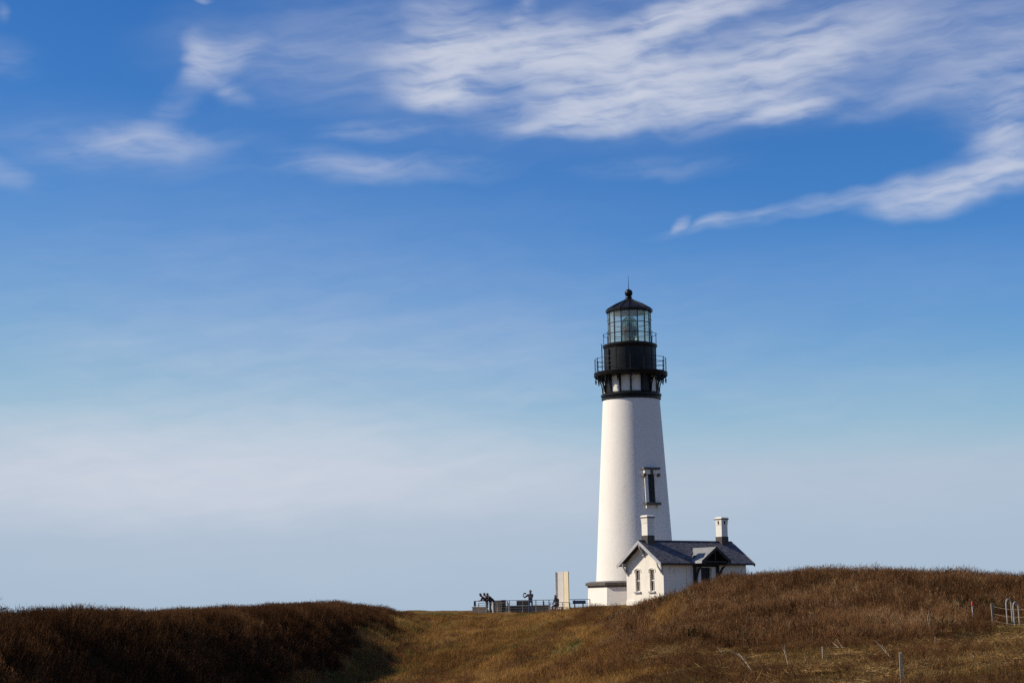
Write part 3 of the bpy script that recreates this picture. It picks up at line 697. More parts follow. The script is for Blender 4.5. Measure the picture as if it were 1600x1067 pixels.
for x0 in (-OV - .05, HL + OV):
    for sg in (1, -1):
        ye = -EO if sg > 0 else HW + EO
        MB().hexa([(x0, ye, EZ - .30), (x0 + .05, ye, EZ - .30), (x0 + .05, HW / 2, RZ_ - .30), (x0, HW / 2, RZ_ - .30), (x0, ye, EZ + .03), (x0 + .05, ye, EZ + .03), (x0 + .05, HW / 2, RZ_ + .03), (x0, HW / 2, RZ_ + .03)]).build('bargeboard', 'grey_trim', rf)
MB().box(-OV, HL + OV, -EO - .12, -EO - .002, EZ - .16, EZ - .04).build('gutter', 'dark_timber', rf, bevel=.03)
MB().box(-OV, HL + OV, HW + EO + .002, HW + EO + .12, EZ - .16, EZ - .04).build('gutter', 'dark_timber', rf, bevel=.03)
# gable brackets
def gbr(y, zt_, sgn, nm):
    b_ = MB().box(-.16, -.002, y - .09, y + .09, zt_ - 1.05, zt_ - .05)
    b_.box(-OV + .02, -.16, y - .07, y + .07, zt_ - .24, zt_ - .10)
    b_.hexa([(-.16, y - .05, zt_ - .95), (-.16, y + .05, zt_ - .95), (-.16, y + .05, zt_ - .78), (-.16, y - .05, zt_ - .78), (-OV + .08, y - .05, zt_ - .38), (-OV + .08, y + .05, zt_ - .38), (-OV + .08, y + .05, zt_ - .22), (-OV + .08, y - .05, zt_ - .22)])
    return b_.build('gable_bracket', 'grey_trim', OH)
gbr(HW / 2, pk - .10, 0, ''); gbr(.16, wallz + .02, 0, ''); gbr(HW - .16, wallz + .02, 0, '')
# chimneys
def chimney(x, slots):
    c = empty('chimney', (x, HW / 2, 0)); c.parent = OH; h = .37
    MB().box(-h - .04, h + .04, -h - .04, h + .04, RZ_ - .8, 5.88).build('brick_base', 'chimney_brick', c, bevel=.01)
    sh = MB().lathe([(h * 1.414, 5.88), (h * 1.414, 6.95), (h * 1.414 * 1.03, 7.0), (h * 1.414 * 1.14, 7.36)], 4, R(45), smooth=False).build('shaft', 'white_trim', c)
    for zz, ww in ((6.93, .025), (7.33, .05)): MB().lathe([((h + ww) * 1.414, zz), ((h + ww) * 1.414, zz + .05)], 4, R(45), smooth=False).build('string_course', 'white_trim', c)
    MB().lathe([(h * 1.414 * 1.18, 7.38), (h * 1.414 * 1.26, 7.42), (h * 1.414 * 1.26, 7.48)], 4, R(45), smooth=False).build('cap_edge', 'stone_trim', c)
    MB().lathe([(h * 1.414 * 1.22, 7.481), (h * 1.414 * 1.2, 7.56), (h * 1.414 * .9, 7.63)], 4, R(45), smooth=False).build('cap', 'white_trim', c)
    if slots:
        for ax in range(4):
            s_ = MB().prism([(h * 1.02, -.075, 6.98), (h * 1.02, .075, 6.98), (h * 1.10, .075, 7.24), (h * 1.12, 0, 7.31), (h * 1.10, -.075, 7.24)], (.022, 0, 0)).build('slot', 'window_dark', c); s_.rotation_euler = (0, 0, ax * math.pi / 2)
chimney(.48, False); chimney(9.42, True)
# porch hood over the door
ph = empty('porch', (dc, 0, 0)); ph.parent = OH
pw, pe, pz0, pz1 = 1.72, -1.42, 3.62, 4.80
yb = -EO + (pz1 - EZ) / SL + .05
for sg in (-1, 1):
    ybe = -EO + (pz0 - EZ) / SL + .12
    a_ = [(sg * pw, pe, pz0), (0, pe, pz1), (0, yb, pz1), (sg * pw, ybe, pz0)]
    m_ = MB(); v_ = [Vector(p) - Vector((0, 0, .10)) for p in a_] + [Vector(p) for p in a_]
    l = math.hypot(pw, pz1 - pz0)
    m_.add(v_, [(0, 3, 2, 1), (4, 5, 6, 7), (0, 1, 5, 4), (1, 2, 6, 5), (2, 3, 7, 6), (3, 0, 4, 7)], [((0, 0),) * 4, ((0, 0), (0, l), (yb - pe, l), (ybe - pe, 0))] + [((0, 0),) * 4] * 4)
    m_.build('slope', 'porch_lit_slope' if sg < 0 else 'roof', ph)  # sun-facing left slope coloured lighter, right slope keeps the slate
    m2 = MB(); y0 = pe - .05
    m2.hexa([(sg * pw, y0, pz0 - .26), (sg * pw, pe - .002, pz0 - .26), (0, pe - .002, pz1 - .26), (0, y0, pz1 - .26), (sg * pw, y0, pz0 + .02), (sg * pw, pe - .002, pz0 + .02), (0, pe - .002, pz1 + .02), (0, y0, pz1 + .02)])
    m2.build('bargeboard', 'dark_timber', ph)
    MB().box(min(sg * pw, sg * (pw + .06)), max(sg * pw, sg * (pw + .06)), pe, ybe - .1, pz0 - .22, pz0 - .0).build('fascia', 'grey_trim', ph)
    x = sg * 1.38
    bk = MB().box(x - .10, x + .10, -.22, -.002, 1.05, 3.35)
    bk.box(x - .08, x + .08, pe + .1, -.22, 3.28, 3.44)
    pts = [(-.2 - .95 * (1 - math.cos(q / 7 * math.pi / 2)), 1.45 + 1.75 * math.sin(q / 7 * math.pi / 2)) for q in range(8)]
    for (p, q) in zip(pts[:-1], pts[1:]):
        bk.hexa([(x - .07, p[0] - .12, p[1]), (x + .07, p[0] - .12, p[1]), (x + .07, p[0] + .08, p[1]), (x - .07, p[0] + .08, p[1]), (x - .07, q[0] - .12, q[1]), (x + .07, q[0] - .12, q[1]), (x + .07, q[0] + .08, q[1]), (x - .07, q[0] + .08, q[1])])
    bk.build('porch_bracket', 'dark_timber', ph)
MB().box(-1.45, 1.45, pe + .12, pe + .24, 3.45, 3.58).build('tie_beam', 'dark_timber', ph)
MB().box(-.06, .06, pe + .13, pe + .23, 3.58, 4.55).build('king_post', 'dark_timber', ph)
MB().box(-1.46, 1.46, -.03, -.004, 3.12, 4.1).build('back_board', 'dark_timber', ph)
dr = MB().box(-.6, .6, .12, .18, -.2, 2.15).build('door', 'dark_door', ph); MB().lathe([(.03, -.02), (.045, 0), (.03, .02)], 8).build('door_knob', 'brass', dr, (.45, .09, 1.0))
for q in range(2):
    for w in range(3): MB().box(-.5 + q * .55, -.05 + q * .55, .10, .118, .05 + w * .7, .6 + w * .7).build('door_panel', 'dark_timber', dr)
MB().box(-.6, .6, .10, .16, 2.16, 2.24).build('transom_bar', 'dark_timber', ph); MB().box(-.6, .6, .13, .17, 2.24, 3.05).build('transom', 'dark_door', ph)
for sg in (-1, 1): MB().box(sg * .85 - .21, sg * .85 + .21, -.10, -.002, -.2, 3.10).build('pilaster', 'white_trim', ph)
MB().box(-.32, .32, -.05, -.002, -.01, .02).build('hinge_plate', 'dark_timber', dr) if False else None
MB().prism([(-1.12, .62, 4.16), (-.80, .80, 4.34), (-.55, .98, 4.42)], (0, -.02, .05)).build('flashing', 'lead', ph)
MB().lathe([(.06, -.1), (.10, -.02), (.09, .1), (.03, .16)], 10).build('porch_lamp', 'white_plastic', ph, (-1.02, -.2, 2.95))
rp_ = MB().tube([(.27 * math.cos(2 * math.pi * q / 24), 0, .27 * math.sin(2 * math.pi * q / 24)) for q in range(24)], .035, 6, closed=True).build('round_vent', 'wall_white', OH, (1.0, -.03, 2.85))
MB().tube([(dc - 2.25, -.06, EZ - .12), (dc - 2.25, -.06, 0)], .05, 8).build('downpipe', 'white_trim', OH)

# ------------------------------------------------------------------ viewing platform
VD = 147.0; FZ = -.20
def X(px, d=VD): return (px - CX) / F_PX * d + 0.0
def PX(px, py, d): return W(px, py, d)
pl = MB(); xa, xb = W(736, 955, 147).x, W(905, 955, 147).x
pl.prism([(xa, 145.2, FZ - .5), (W(790, 955, 144).x, 144.3, FZ - .5), (W(862, 955, 144).x, 144.3, FZ - .5), (xb, 145.6, FZ - .5), (xb, 157, FZ - .5), (xa, 157, FZ - .5)], (0, 0, .5))
pv = pl.build('paved_terrace', 'paving'); tag(pv, 'pale paved floor of the viewing platform', 'pavement', kind='structure')
def fence(name, pts, zb, zt, label, group=None, matp='pale_wood', cables=4, top=.045):
    o = empty(name, (pts[0][0], pts[0][1], zb), 0, label, 'railing', group); bx, by = pts[0][:2]
    for (x, y) in pts: MB().box(x - bx - .035, x - bx + .035, y - by - .035, y - by + .035, -.3, zt - zb - top).build('post', matp, o)
    for (p, q) in zip(pts[:-1], pts[1:]):
        a_ = Vector((p[0] - bx, p[1] - by, zt - zb)); b_ = Vector((q[0] - bx, q[1] - by, zt - zb)); dv = (b_ - a_).normalized(); nn = Vector((-dv.y, dv.x, 0)) * .06
        MB().hexa([a_ - nn - Vector((0, 0, top)), b_ - nn - Vector((0, 0, top)), b_ + nn - Vector((0, 0, top)), a_ + nn - Vector((0, 0, top)), a_ - nn, b_ - nn, b_ + nn, a_ + nn]).build('top_rail', matp, o)
        for c in range(cables):
            z = (zt - zb) * (c + 1) / (cables + 1.0)
            MB().tube([(a_.x, a_.y, z), (b_.x, b_.y, z)], .010, 5).build('cable', 'galvanised', o)
    return o
def gp(pxs, d): return [(W(p, 950, d).x, d) for p in pxs]
zfr = W(820, 937, 144.6).z
fence('platform_railing', gp([796, 816.5, 837.5, 858], 144.6), FZ, zfr, 'front railing of the viewing platform, before the standing man with raised arms')
fence('platform_railing', gp([748, 759.5, 777, 794.5], 145.6), FZ - .1, W(770, 941, 145.6).z, 'low left railing where three people lean over')
fence('platform_railing', gp([859.5, 879.5, 890.5], 145.6), FZ - .1, W(870, 940.5, 145.6).z, 'short right railing in front of the seated person')
fence('platform_railing', gp([741, 765, 793, 821, 849, 877, 898, 922], 155.5), FZ, W(830, 936.8, 155.5).z, 'long thin back railing of the platform reaching to the tower plinth', matp='grey_trim', cables=2, top=.05)
def stone_block(name, px0, px1, pytop, d, depth, label, matn, cat, zb=FZ, rz=0.0, cap='stone_wall', z0_=None):
    p = W((px0 + px1) / 2, pytop, d); w = (px1 - px0) / F_PX * d
    o = empty(name, (p.x, p.y, zb), rz, label, cat); h = p.z - zb
    nrow = max(2, int(round(h / .22))); 
    MB().box(-w / 2 + .02, w / 2 - .02, .02, depth - .02, -.3, h - .06).build('core', 'shade_dark_stone', o)
    rh = (h - .08) / nrow; rnd = random.Random(name + str(px0))
    for r_ in range(nrow):
        x = -w / 2
        while x < w / 2 - .02:
            l = min(rnd.uniform(.28, .55), w / 2 - x)
            if w / 2 - x - l < .15: l = w / 2 - x
            MB().box(x + .008, x + l - .008, rnd.uniform(-.02, .005), .2, r_ * rh + .008, (r_ + 1) * rh - .006).build('stone', matn, o)
            x += l
    MB().box(-w / 2 - .05, w / 2 + .05, -.06, depth + .04, h - .075, h).build('coping', cap, o, bevel=.012)
    return o
stone_block('stone_wall', 791, 858, 945.6, 150.5, .5, 'long low stone wall, coloured dark for its shaded face, behind the standing man on the platform', 'shade_dark_stone', 'wall', cap='shade_dark_stone')  # shade of the wall's near face is put into the stone colour
stone_block('stone_wall', 738, 762, 947.5, 150.0, .5, 'short pale stone wall at the left end of the platform', 'stone_wall', 'wall')
p = W(777, 937.5, 149.2); pier = empty('stone_pier', (p.x, p.y, FZ), R(12), 'square beige stone pier right of the three leaning people', 'pier')
ph_ = p.z - FZ; MB().box(-.31, .31, -.42, .42, -.3, ph_ - .08).build('shaft', 'stone_wall', pier)
for r_ in range(5):
    hh = (ph_ - .08) / 5
    for q in range(2):
        for sd in (0, 1):
            mm = MB().box(-.32 + q * .32 + .01, -.32 + (q + 1) * .32 - .01, -.445, -.40, r_ * hh + .01, (r_ + 1) * hh - .008) if sd == 0 else MB().box(-.335, -.29, -.43 + q * .43 + .01, -.43 + (q + 1) * .43 - .01, r_ * hh + .01, (r_ + 1) * hh - .008)
            mm.build('stone', 'stone_wall', pier)
MB().box(-.36, .36, -.48, .48, ph_ - .078, ph_).build('coping', 'pale_wood', pier, bevel=.015)
p = W(786.8, 937, 148.4); shade_box = empty('pier_shade_box', (p.x, p.y, FZ), R(6), 'added dark box standing in for the shaded right face of the beige stone pier', 'pier_shade_box')  # added dark box that stands for the pier's shaded right face
ch_ = p.z - FZ; MB().box(-.17, .17, -.16, .16, -.1, ch_ - .04).build('body', 'dark_timber', shade_box, bevel=.01); MB().box(-.15, .15, -.175, -.161, .06, ch_ - .1).build('door', 'dark_door', shade_box); MB().box(-.19, .19, -.18, .18, ch_ - .039, ch_).build('box_top', 'dark_timber', shade_box)  # body, door and top only give form to the added dark box
# display boards, bench, kiosk, lectern
def board(name, px0, px1, py0, py1, d, label, matn, cat='sign'):
    a_, b_ = W(px0, py0, d), W(px1, py1, d); o = empty(name, ((a_.x + b_.x) / 2, d, FZ), 0, label, cat); w = (b_.x - a_.x) / 2
    MB().box(-w, w, -.03, .03, b_.z - FZ, a_.z - FZ).build('panel', matn, o, bevel=.006)
    for s_ in (-1, 1): MB().box(s_ * w * .8 - .025, s_ * w * .8 + .025, .03, .08, -.1, a_.z - FZ - .03).build('post', 'sign_dark', o)
    MB().box(-w + .04, w - .04, -.036, -.031, b_.z - FZ + .04, a_.z - FZ - .04).build('face', matn, o)
    return o
board('display_board', 807, 826, 938.3, 945, 151.5, 'brown display board left of the standing man behind the front railing', 'sign_brown')
board('display_board', 740.5, 743.5, 939, 946.5, 153.5, 'small dark board at the far left end of the back railing', 'sign_dark')
board('display_board', 848.5, 850.3, 939, 945.5, 153.5, 'narrow dark board on the back railing between standing man and seated person', 'sign_dark')
p0, p1 = W(868, 893, 150), W(887.5, 893, 150)
ks = empty('white_pylon', ((p0.x + p1.x) / 2, 150, FZ), 0, 'tall pale two-faced pylon standing behind the seated person', 'pylon')
hk = p0.z - FZ; wk = (p1.x - p0.x) / 2; sp = wk * .26
MB().prism([(-wk + .04, .30, -.1), (sp - .002, 0, -.1), (sp - .002, .06, -.1), (-wk + .04, .36, -.1)], (0, 0, hk + .1)).build('front_panel', 'kiosk_face', ks)
MB().prism([(sp, .06, -.1), (wk - .02, -.95, -.1), (wk + .04, -.92, -.1), (sp + .07, .08, -.1)], (0, 0, hk + .1)).build('side_panel', 'kiosk_side', ks)
MB().box(-wk - .01, -wk + .038, .24, .40, -.1, hk + .01).build('edge_post', 'white_plastic', ks)
lp = W(905, 941, 150); lt = empty('info_lectern', (lp.x, 150, FZ + .1), 0, 'slanted dark information table between the pale pylon and the tower', 'sign')
lh = lp.z - FZ - .1
MB().hexa([(-.52, -.28, lh - .10), (.52, -.28, lh - .10), (.52, .28, lh + .10), (-.52, .28, lh + .10), (-.52, -.28, lh - .02), (.52, -.28, lh - .02), (.52, .28, lh + .17), (-.52, .28, lh + .17)]).build('table_top', 'sign_dark', lt)
for s_ in (-.36, .3): MB().box(s_ - .05, s_ + .05, -.05, .05, -.3, lh - .02).build('leg', 'pale_wood', lt)
bp_ = W(868.5, 947.7, 146.6); bn = empty('bench', (bp_.x, 146.6, FZ), 0, 'plain pale bench under the seated person', 'bench')
bh = bp_.z - FZ
for q in range(3): MB().box(-.62, .62, -.2 + q * .14, -.2 + q * .14 + .12, bh - .06, bh).build('seat_slat', 'pale_wood', bn)
for s_ in (-.5, .44): MB().box(s_, s_ + .07, -.18, .2, -.05, bh - .062).build('leg', 'shade_dark_stone', bn)
p = W(791.5, 955, 147.2); tag(MB().prism([(-.2, -.15, 0), (.22, -.18, 0), (.26, .12, 0), (-.12, .2, 0)], (.06, .03, .20)).build('rock', 'paving', None, (p.x, p.y, FZ), bevel=.04), 'small pale stone lying at the foot of the stone pier', 'rock')

# ------------------------------------------------------------------ people
def person(loc, rz, J, mats, label, hairlong=False):
    """J: joint positions of a figure that faces +x; the body is one skinned mesh"""
    V_ = {k_: Vector(v_) for k_, v_ in J.items()}
    chain = [('pelvis', 'waist'), ('waist', 'chest'), ('chest', 'neck'), ('neck', 'jaw'), ('jaw', 'brow'), ('brow', 'crown')]
    for s_ in 'lr': chain += [('chest', 'sh' + s_), ('sh' + s_, 'el' + s_), ('el' + s_, 'wr' + s_), ('wr' + s_, 'pa' + s_), ('pelvis', 'hi' + s_), ('hi' + s_, 'kn' + s_), ('kn' + s_, 'an' + s_), ('an' + s_, 'to' + s_)]
    rad = dict(pelvis=.17, waist=.155, chest=.178, neck=.062, jaw=.078, brow=.10, crown=.064, sh=.085, el=.054, wr=.032, pa=.036, hi=.092, kn=.062, an=.045, to=.042)
    names = list(V_); me = bpy.data.meshes.new('person'); me.from_pydata([V_[n_] for n_ in names], [(names.index(a_), names.index(b_)) for a_, b_ in chain], [])
    ob_ = bpy.data.objects.new('person', me); COL.objects.link(ob_)
    ob_.modifiers.new('skin', 'SKIN'); ss = ob_.modifiers.new('sub', 'SUBSURF'); ss.levels = ss.render_levels = 1
    if not me.skin_vertices: 
        bmx = bmesh.new(); bmx.from_mesh(me); bmx.verts.layers.skin.verify(); bmx.to_mesh(me); bmx.free()
    for i, n_ in enumerate(names):
        r_ = rad.get(n_) or rad[n_[:-1]]
        me.skin_vertices[0].data[i].radius = (r_, r_ * (1.0 if n_ not in ('pelvis', 'waist', 'chest') else .85)); me.skin_vertices[0].data[i].use_root = (n_ == 'pelvis')
    dg = bpy.context.evaluated_depsgraph_get(); dg.update()
    body = bpy.data.meshes.new_from_object(ob_.evaluated_get(dg)); bpy.data.objects.remove(ob_)
    bmx = bmesh.new(); bmx.from_mesh(body)
    # fingers, thumbs and nose, rooted in the palm and face
    mb = MB()
    for s_ in 'lr':
        pa, wr = V_['pa' + s_], V_['wr' + s_]; dv = (pa - wr).normalized(); sd = dv.cross(Vector((0, 0, 1))); sd = sd.normalized() if sd.length > .1 else Vector((0, 1, 0)); cu = dv.cross(sd)
        for q, ln in zip((-1.5, -.5, .5, 1.5), (.06, .075, .07, .055)):
            b0 = pa + sd * q * .018; mb.tube([b0, b0 + dv * ln * .6 + cu * .008, b0 + dv * ln * .95 + cu * .035], [.010, .009, .007], 5)
        b0 = wr.lerp(pa, .5) + sd * .03; mb.tube([b0, b0 + sd * .03 + dv * .02, b0 + sd * .035 + dv * .055], [.011, .010, .008], 5)
    hd = (V_['crown'] - V_['jaw']).normalized(); fw = Vector(J.get('_', (1, 0, 0))) if '_' in J else Vector((1, 0, 0)); fw = (fw - hd * fw.dot(hd)).normalized()
    mid = V_['jaw'].lerp(V_['brow'], .45); mb.tube([mid + fw * .07 + hd * .03, mid + fw * .115 - hd * .005, mid + fw * .08 - hd * .02], [.012, .016, .010], 5)
    side = hd.cross(fw)
    for sg in (-1, 1): mb.tube([mid + side * sg * .085 - hd * .02, mid + side * sg * .10 + hd * .01, mid + side * sg * .088 + hd * .04], [.010, .016, .010], 5)
    ex = mb.mesh('extra'); bmx.from_mesh(ex); body2 = bpy.data.meshes.new('person'); bmx.to_mesh(body2); bmx.free()
    for mn in ('skin', mats[0], mats[1], 'shoe'): body2.materials.append(MATS[mn])
    segs_ = [(V_[a_], V_[b_], a_, b_) for a_, b_ in chain]
    for po in body2.polygons:
        c_ = po.center; best = None
        for a_, b_, na, nb in segs_:
            t_ = max(0, min(1, (c_ - a_).dot(b_ - a_) / max(1e-9, (b_ - a_).length_squared))); d_ = (c_ - a_.lerp(b_, t_)).length / (.05 + (rad.get(na) or rad[na[:-1]]))
            if best is None or d_ < best[0]: best = (d_, na, nb)
        na, nb = best[1:]
        if nb[:2] == 'to': q = 3
        elif na in ('pelvis',) and nb != 'waist' or na[:2] in ('hi', 'kn'): q = 2
        elif na in ('neck', 'jaw', 'brow') or nb[:2] == 'pa': q = 0
        elif na[:2] == 'el' and mats[2]: q = 0
        else: q = 1
        po.material_index = q; po.use_smooth = True
    o_ = bpy.data.objects.new('person', body2); COL.objects.link(o_); o_.location = loc; o_.rotation_euler = (0, 0, rz); tag(o_, label, 'person')
    # hair: a cap that follows the skull
    hm = MB(); cen = V_['brow'] - fw * .012 + hd * .012; prof = []
    vs_, fs = [], []; n1, n2 = 14, 8
    for j in range(n2 + 1):
        th = math.pi * .60 * j / n2
        for i in range(n1):
            a_ = 2 * math.pi * i / n1; fr = math.cos(a_); lim = 1.0 if fr < .35 else .62
            tt = th * lim; r_ = .112 + .004 * math.sin(i * 5.1 + j)
            dv = hd * math.cos(tt) + (fw * math.cos(a_) + side * math.sin(a_)) * math.sin(tt); ext = (.09 * max(0, (tt / (math.pi * .6))) ** 2 if hairlong and fr < .3 else 0)
            vs_.append(cen + dv * r_ - hd * ext * 1.6)
    for j in range(n2):
        for i in range(n1): i2 = (i + 1) % n1; fs.append((j * n1 + i, j * n1 + i2, (j + 1) * n1 + i2, (j + 1) * n1 + i))
    hm.add(vs_, fs, None, True); hm.build('hair', 'hair', o_)
    return o_
def base():
    J = dict(pelvis=(0, 0, .96), waist=(0, 0, 1.12), chest=(0, 0, 1.34), neck=(.01, 0, 1.50), jaw=(.025, 0, 1.585), brow=(.02, 0, 1.675), crown=(.0, 0, 1.745))
    for s_, y in (('l', 1), ('r', -1)):
        J.update({'sh' + s_: (0, .19 * y, 1.42), 'el' + s_: (-.02, .25 * y, 1.14), 'wr' + s_: (.08, .25 * y, .90), 'pa' + s_: (.10, .25 * y, .82),
                  'hi' + s_: (0, .10 * y, .92), 'kn' + s_: (.03, .11 * y, .50), 'an' + s_: (-.02, .12 * y, .09), 'to' + s_: (.17, .13 * y, .045)})
    return J
# standing man, facing the viewer and half left, phone raised to his left
J = base()
J.update(elr=(.22, -.44, 1.20), wrr=(.36, -.50, 1.44), par=(.37, -.44, 1.51), ell=(.24, .20, 1.16), wrl=(.34, -.08, 1.40), pal=(.36, -.16, 1.48), knl=(.03, .14, .5), anl=(-.02, .17, .09), tol=(.15, .2, .045), knr=(.02, -.13, .5), anr=(-.02, -.16, .09), tor=(.15, -.2, .045))
pm = W(829.3, 957, 146.4); man = person((pm.x, 146.4, FZ), R(-90 - 18), J, ('navy', 'jeans', True), 'standing man in navy shirt and jeans holding a phone up to his face')
pt = Vector((.40, -.33, 1.53)); ca, sa = math.cos(R(-108)), math.sin(R(-108))
tag(MB().box(-.006, .006, -.10, .10, -.055, .055).build('phone', 'phone_black', None, (pm.x + pt.x * ca - pt.y * sa, 146.4 + pt.x * sa + pt.y * ca, FZ + pt.z), R(-108), bevel=.004), 'dark phone held up by the standing man', 'phone')
# three people leaning on the left railing, heads to the left
def lean(fwd, drop, dy=0.0):
    J = base(); 
    for k_ in ('waist', 'chest', 'neck', 'jaw', 'brow', 'crown', 'shl', 'shr'):
        x, y, z = J[k_]; h = z - .96; ang = fwd
        J[k_] = (x + h * math.sin(ang), y, .96 + h * math.cos(ang) - 0)
    c_ = Vector(J['chest'])
    hx, _, hz_ = J['neck']; J['jaw'] = (hx + .09, 0, hz_ + .05); J['brow'] = (hx + .12, 0, hz_ + .13); J['crown'] = (hx + .13, 0, hz_ + .205)
    for s_, y in (('l', 1), ('r', -1)):
        sx_, sy_, sz_ = J['sh' + s_]; J['el' + s_] = (sx_ + .12, .22 * y, sz_ - .26); J['wr' + s_] = (sx_ + .36, .16 * y, sz_ - .30); J['pa' + s_] = (sx_ + .44, .13 * y, sz_ - .29)
        J['hi' + s_] = (-.06, .10 * y, .90); J['kn' + s_] = (-.02, .11 * y, .49); J['an' + s_] = (-.08 - .12 * y * .5, .12 * y, .09); J['to' + s_] = (.1 - .06 * y, .13 * y, .045)
    J['pelvis'] = (-.06, 0, .94); return J
for px, d, a_, rz, ms, lb, lg in [(760.5, 146.9, 42, 176, ('maroon', 'jeans', False), 'leftmost of three people leaning over the railing, in a dark reddish top', True),
                              (766, 147.5, 38, 182, ('brown_cloth', 'black_cloth', False), 'middle of three people leaning over the railing, in brown', False),
                              (771.5, 147.0, 42, 180, ('black_cloth', 'jeans', False), 'rightmost of three people leaning over the railing, broad black jacket', False)]:
    person((W(px, 956, d).x, d, FZ), R(rz), lean(R(a_), 0), ms, lb, lg)
# seated person on the bench
J = base(); J.update(pelvis=(0, 0, .56), waist=(.03, 0, .72), chest=(.10, 0, .94), neck=(.16, 0, 1.10), jaw=(.21, 0, 1.17), brow=(.22, 0, 1.26), crown=(.21, 0, 1.33))
for s_, y in (('l', 1), ('r', -1)):
    J.update({'sh' + s_: (.09, .20 * y, 1.01), 'el' + s_: (.17, .26 * y, .76), 'wr' + s_: (.38, .16 * y, .66), 'pa' + s_: (.45, .12 * y, .65), 'hi' + s_: (.02, .11 * y, .55), 'kn' + s_: (.43, .14 * y, .53), 'an' + s_: (.40, .15 * y, .09), 'to' + s_: (.58, .17 * y, .045)})
ps = W(871, 956, 146.7); person((ps.x, 146.62, FZ), R(-90 - 42), J, ('black_cloth', 'black_cloth', False), 'person in black seated on the bench at the base of the pale pylon', True)

# ------------------------------------------------------------------ things on the right
def hoop(px, d, w, h, rz, label):
    p = W(px, 976, d); z = gz(p.x, p.y)
    pts = [(-w / 2, 0, -.25)] + [(-w / 2, 0, h - w / 2)] + [(-w / 2 * math.cos(math.pi * q / 12), 0, h - w / 2 + w / 2 * math.sin(math.pi * q / 12)) for q in range(1, 12)] + [(w / 2, 0, h - w / 2), (w / 2, 0, -.25)]
    o = empty('bike_rack_hoop', (p.x, p.y, z), R(rz), label, 'bike rack', 'bike rack hoops'); o.rotation_euler = (0, R(-2.5), R(rz))
    MB().tube(pts, .023, 10).build('hoop', 'galvanised', o)
    for s_ in (-1, 1): MB().lathe([(.07, -.02), (.07, .015), (.035, .02)], 12).build('foot_plate', 'galvanised', o, (s_ * w / 2, 0, .02))
    return o
hoop(1578.4, 66.5, .30, .93, 40, 'left of the two metal hoops of the bike rack')
hoop(1589.4, 65.8, .30, .93, 40, 'right of the two metal hoops of the bike rack')
def stake(name, px, pytop, pybot, d, w, matn, label, cat='post', lean=(0, 0), extra=.3):
    a_, b_ = W(px, pybot, d), W(px, pytop, d); z = min(gz(a_.x, a_.y), a_.z)
    o = MB(); h = b_.z - z
    o.hexa([(-w / 2, -w / 2, -extra), (w / 2, -w / 2, -extra), (w / 2, w / 2, -extra), (-w / 2, w / 2, -extra), (lean[0] - w / 2, lean[1] - w / 2, h), (lean[0] + w / 2, lean[1] - w / 2, h - w * .3), (lean[0] + w / 2, lean[1] + w / 2, h), (lean[0] - w / 2, lean[1] + w / 2, h + w * .2)])
    return tag(o.build(name, matn, None, (a_.x, a_.y, z), random.uniform(-.3, .3), bevel=.006), label, cat)
fa = W(1553, 976, 66.0); fb = W(1640, 968, 64.5)
zfa, zfb = gz(fa.x, fa.y), gz(fb.x, fb.y)
wf = empty('wire_fence', (fa.x, fa.y, zfa), 0, 'weathered wooden fence post with three sagging wires behind the bike rack', 'fence')
hp = W(1551, 942, 66.0).z - zfa
MB().hexa([(-.035, -.035, -.3), (.035, -.035, -.3), (.035, .035, -.3), (-.035, .035, -.3), (-.075, -.035, hp), (-.005, -.035, hp), (-.005, .035, hp), (-.075, .035, hp)]).build('post', 'old_wood', wf)
MB().box(fb.x - fa.x - .035, fb.x - fa.x + .035, fb.y - fa.y - .035, fb.y - fa.y + .035, zfb - zfa - .3, zfb - zfa + hp).build('post', 'old_wood', wf)
for q, fz in enumerate((.88, .58, .29)):
    pts = []
    for i in range(15):
        t_ = i / 14; pts.append((-.04 * fz + (fb.x - fa.x) * t_, (fb.y - fa.y) * t_, hp * fz + (zfb - zfa) * t_ - .14 * 4 * t_ * (1 - t_)))
    MB().tube(pts, .006, 5).build('wire', 'old_wood', wf)
mk = W(1519.5, 955, 68.0); zmk = W(1519.5, 939.5, 68.0).z; zg_ = gz(mk.x, mk.y)
mo = empty('marker_post', (mk.x, mk.y, zg_), 0, 'thin white marker post with bright red top in the brush', 'marker')
MB().lathe([(.020, -.2), (.018, zmk - zg_ - .16)], 10).build('shaft', 'white_plastic', mo)
MB().lathe([(.034, zmk - zg_ - .159), (.036, zmk - zg_ - .02), (.025, zmk - zg_)], 12).build('red_cap', 'red_paint', mo)
stake('wooden_post', 1410, 1019, 1085, 36.5, .06, 'old_wood', 'tall grey wooden post cut off by the bottom edge of the picture')
stake('wooden_stake', 1462, 995, 1009, 60, .045, 'old_wood', 'short grey stake at the foot of the brush, above the tall wooden post')
stake('wooden_stake', 1286, 1010, 1028, 54, .04, 'bleached', 'thin pale stake standing in the straw left of the tall wooden post')
stake('wooden_stake', 1522, 1024, 1037, 47, .03, 'bleached', 'thin pale stake on the cleared ground right of the tall wooden post')
stake('wooden_stake', 1464, 1051, 1072, 41, .03, 'old_wood', 'thin stake at the bottom edge, right of the tall wooden post')

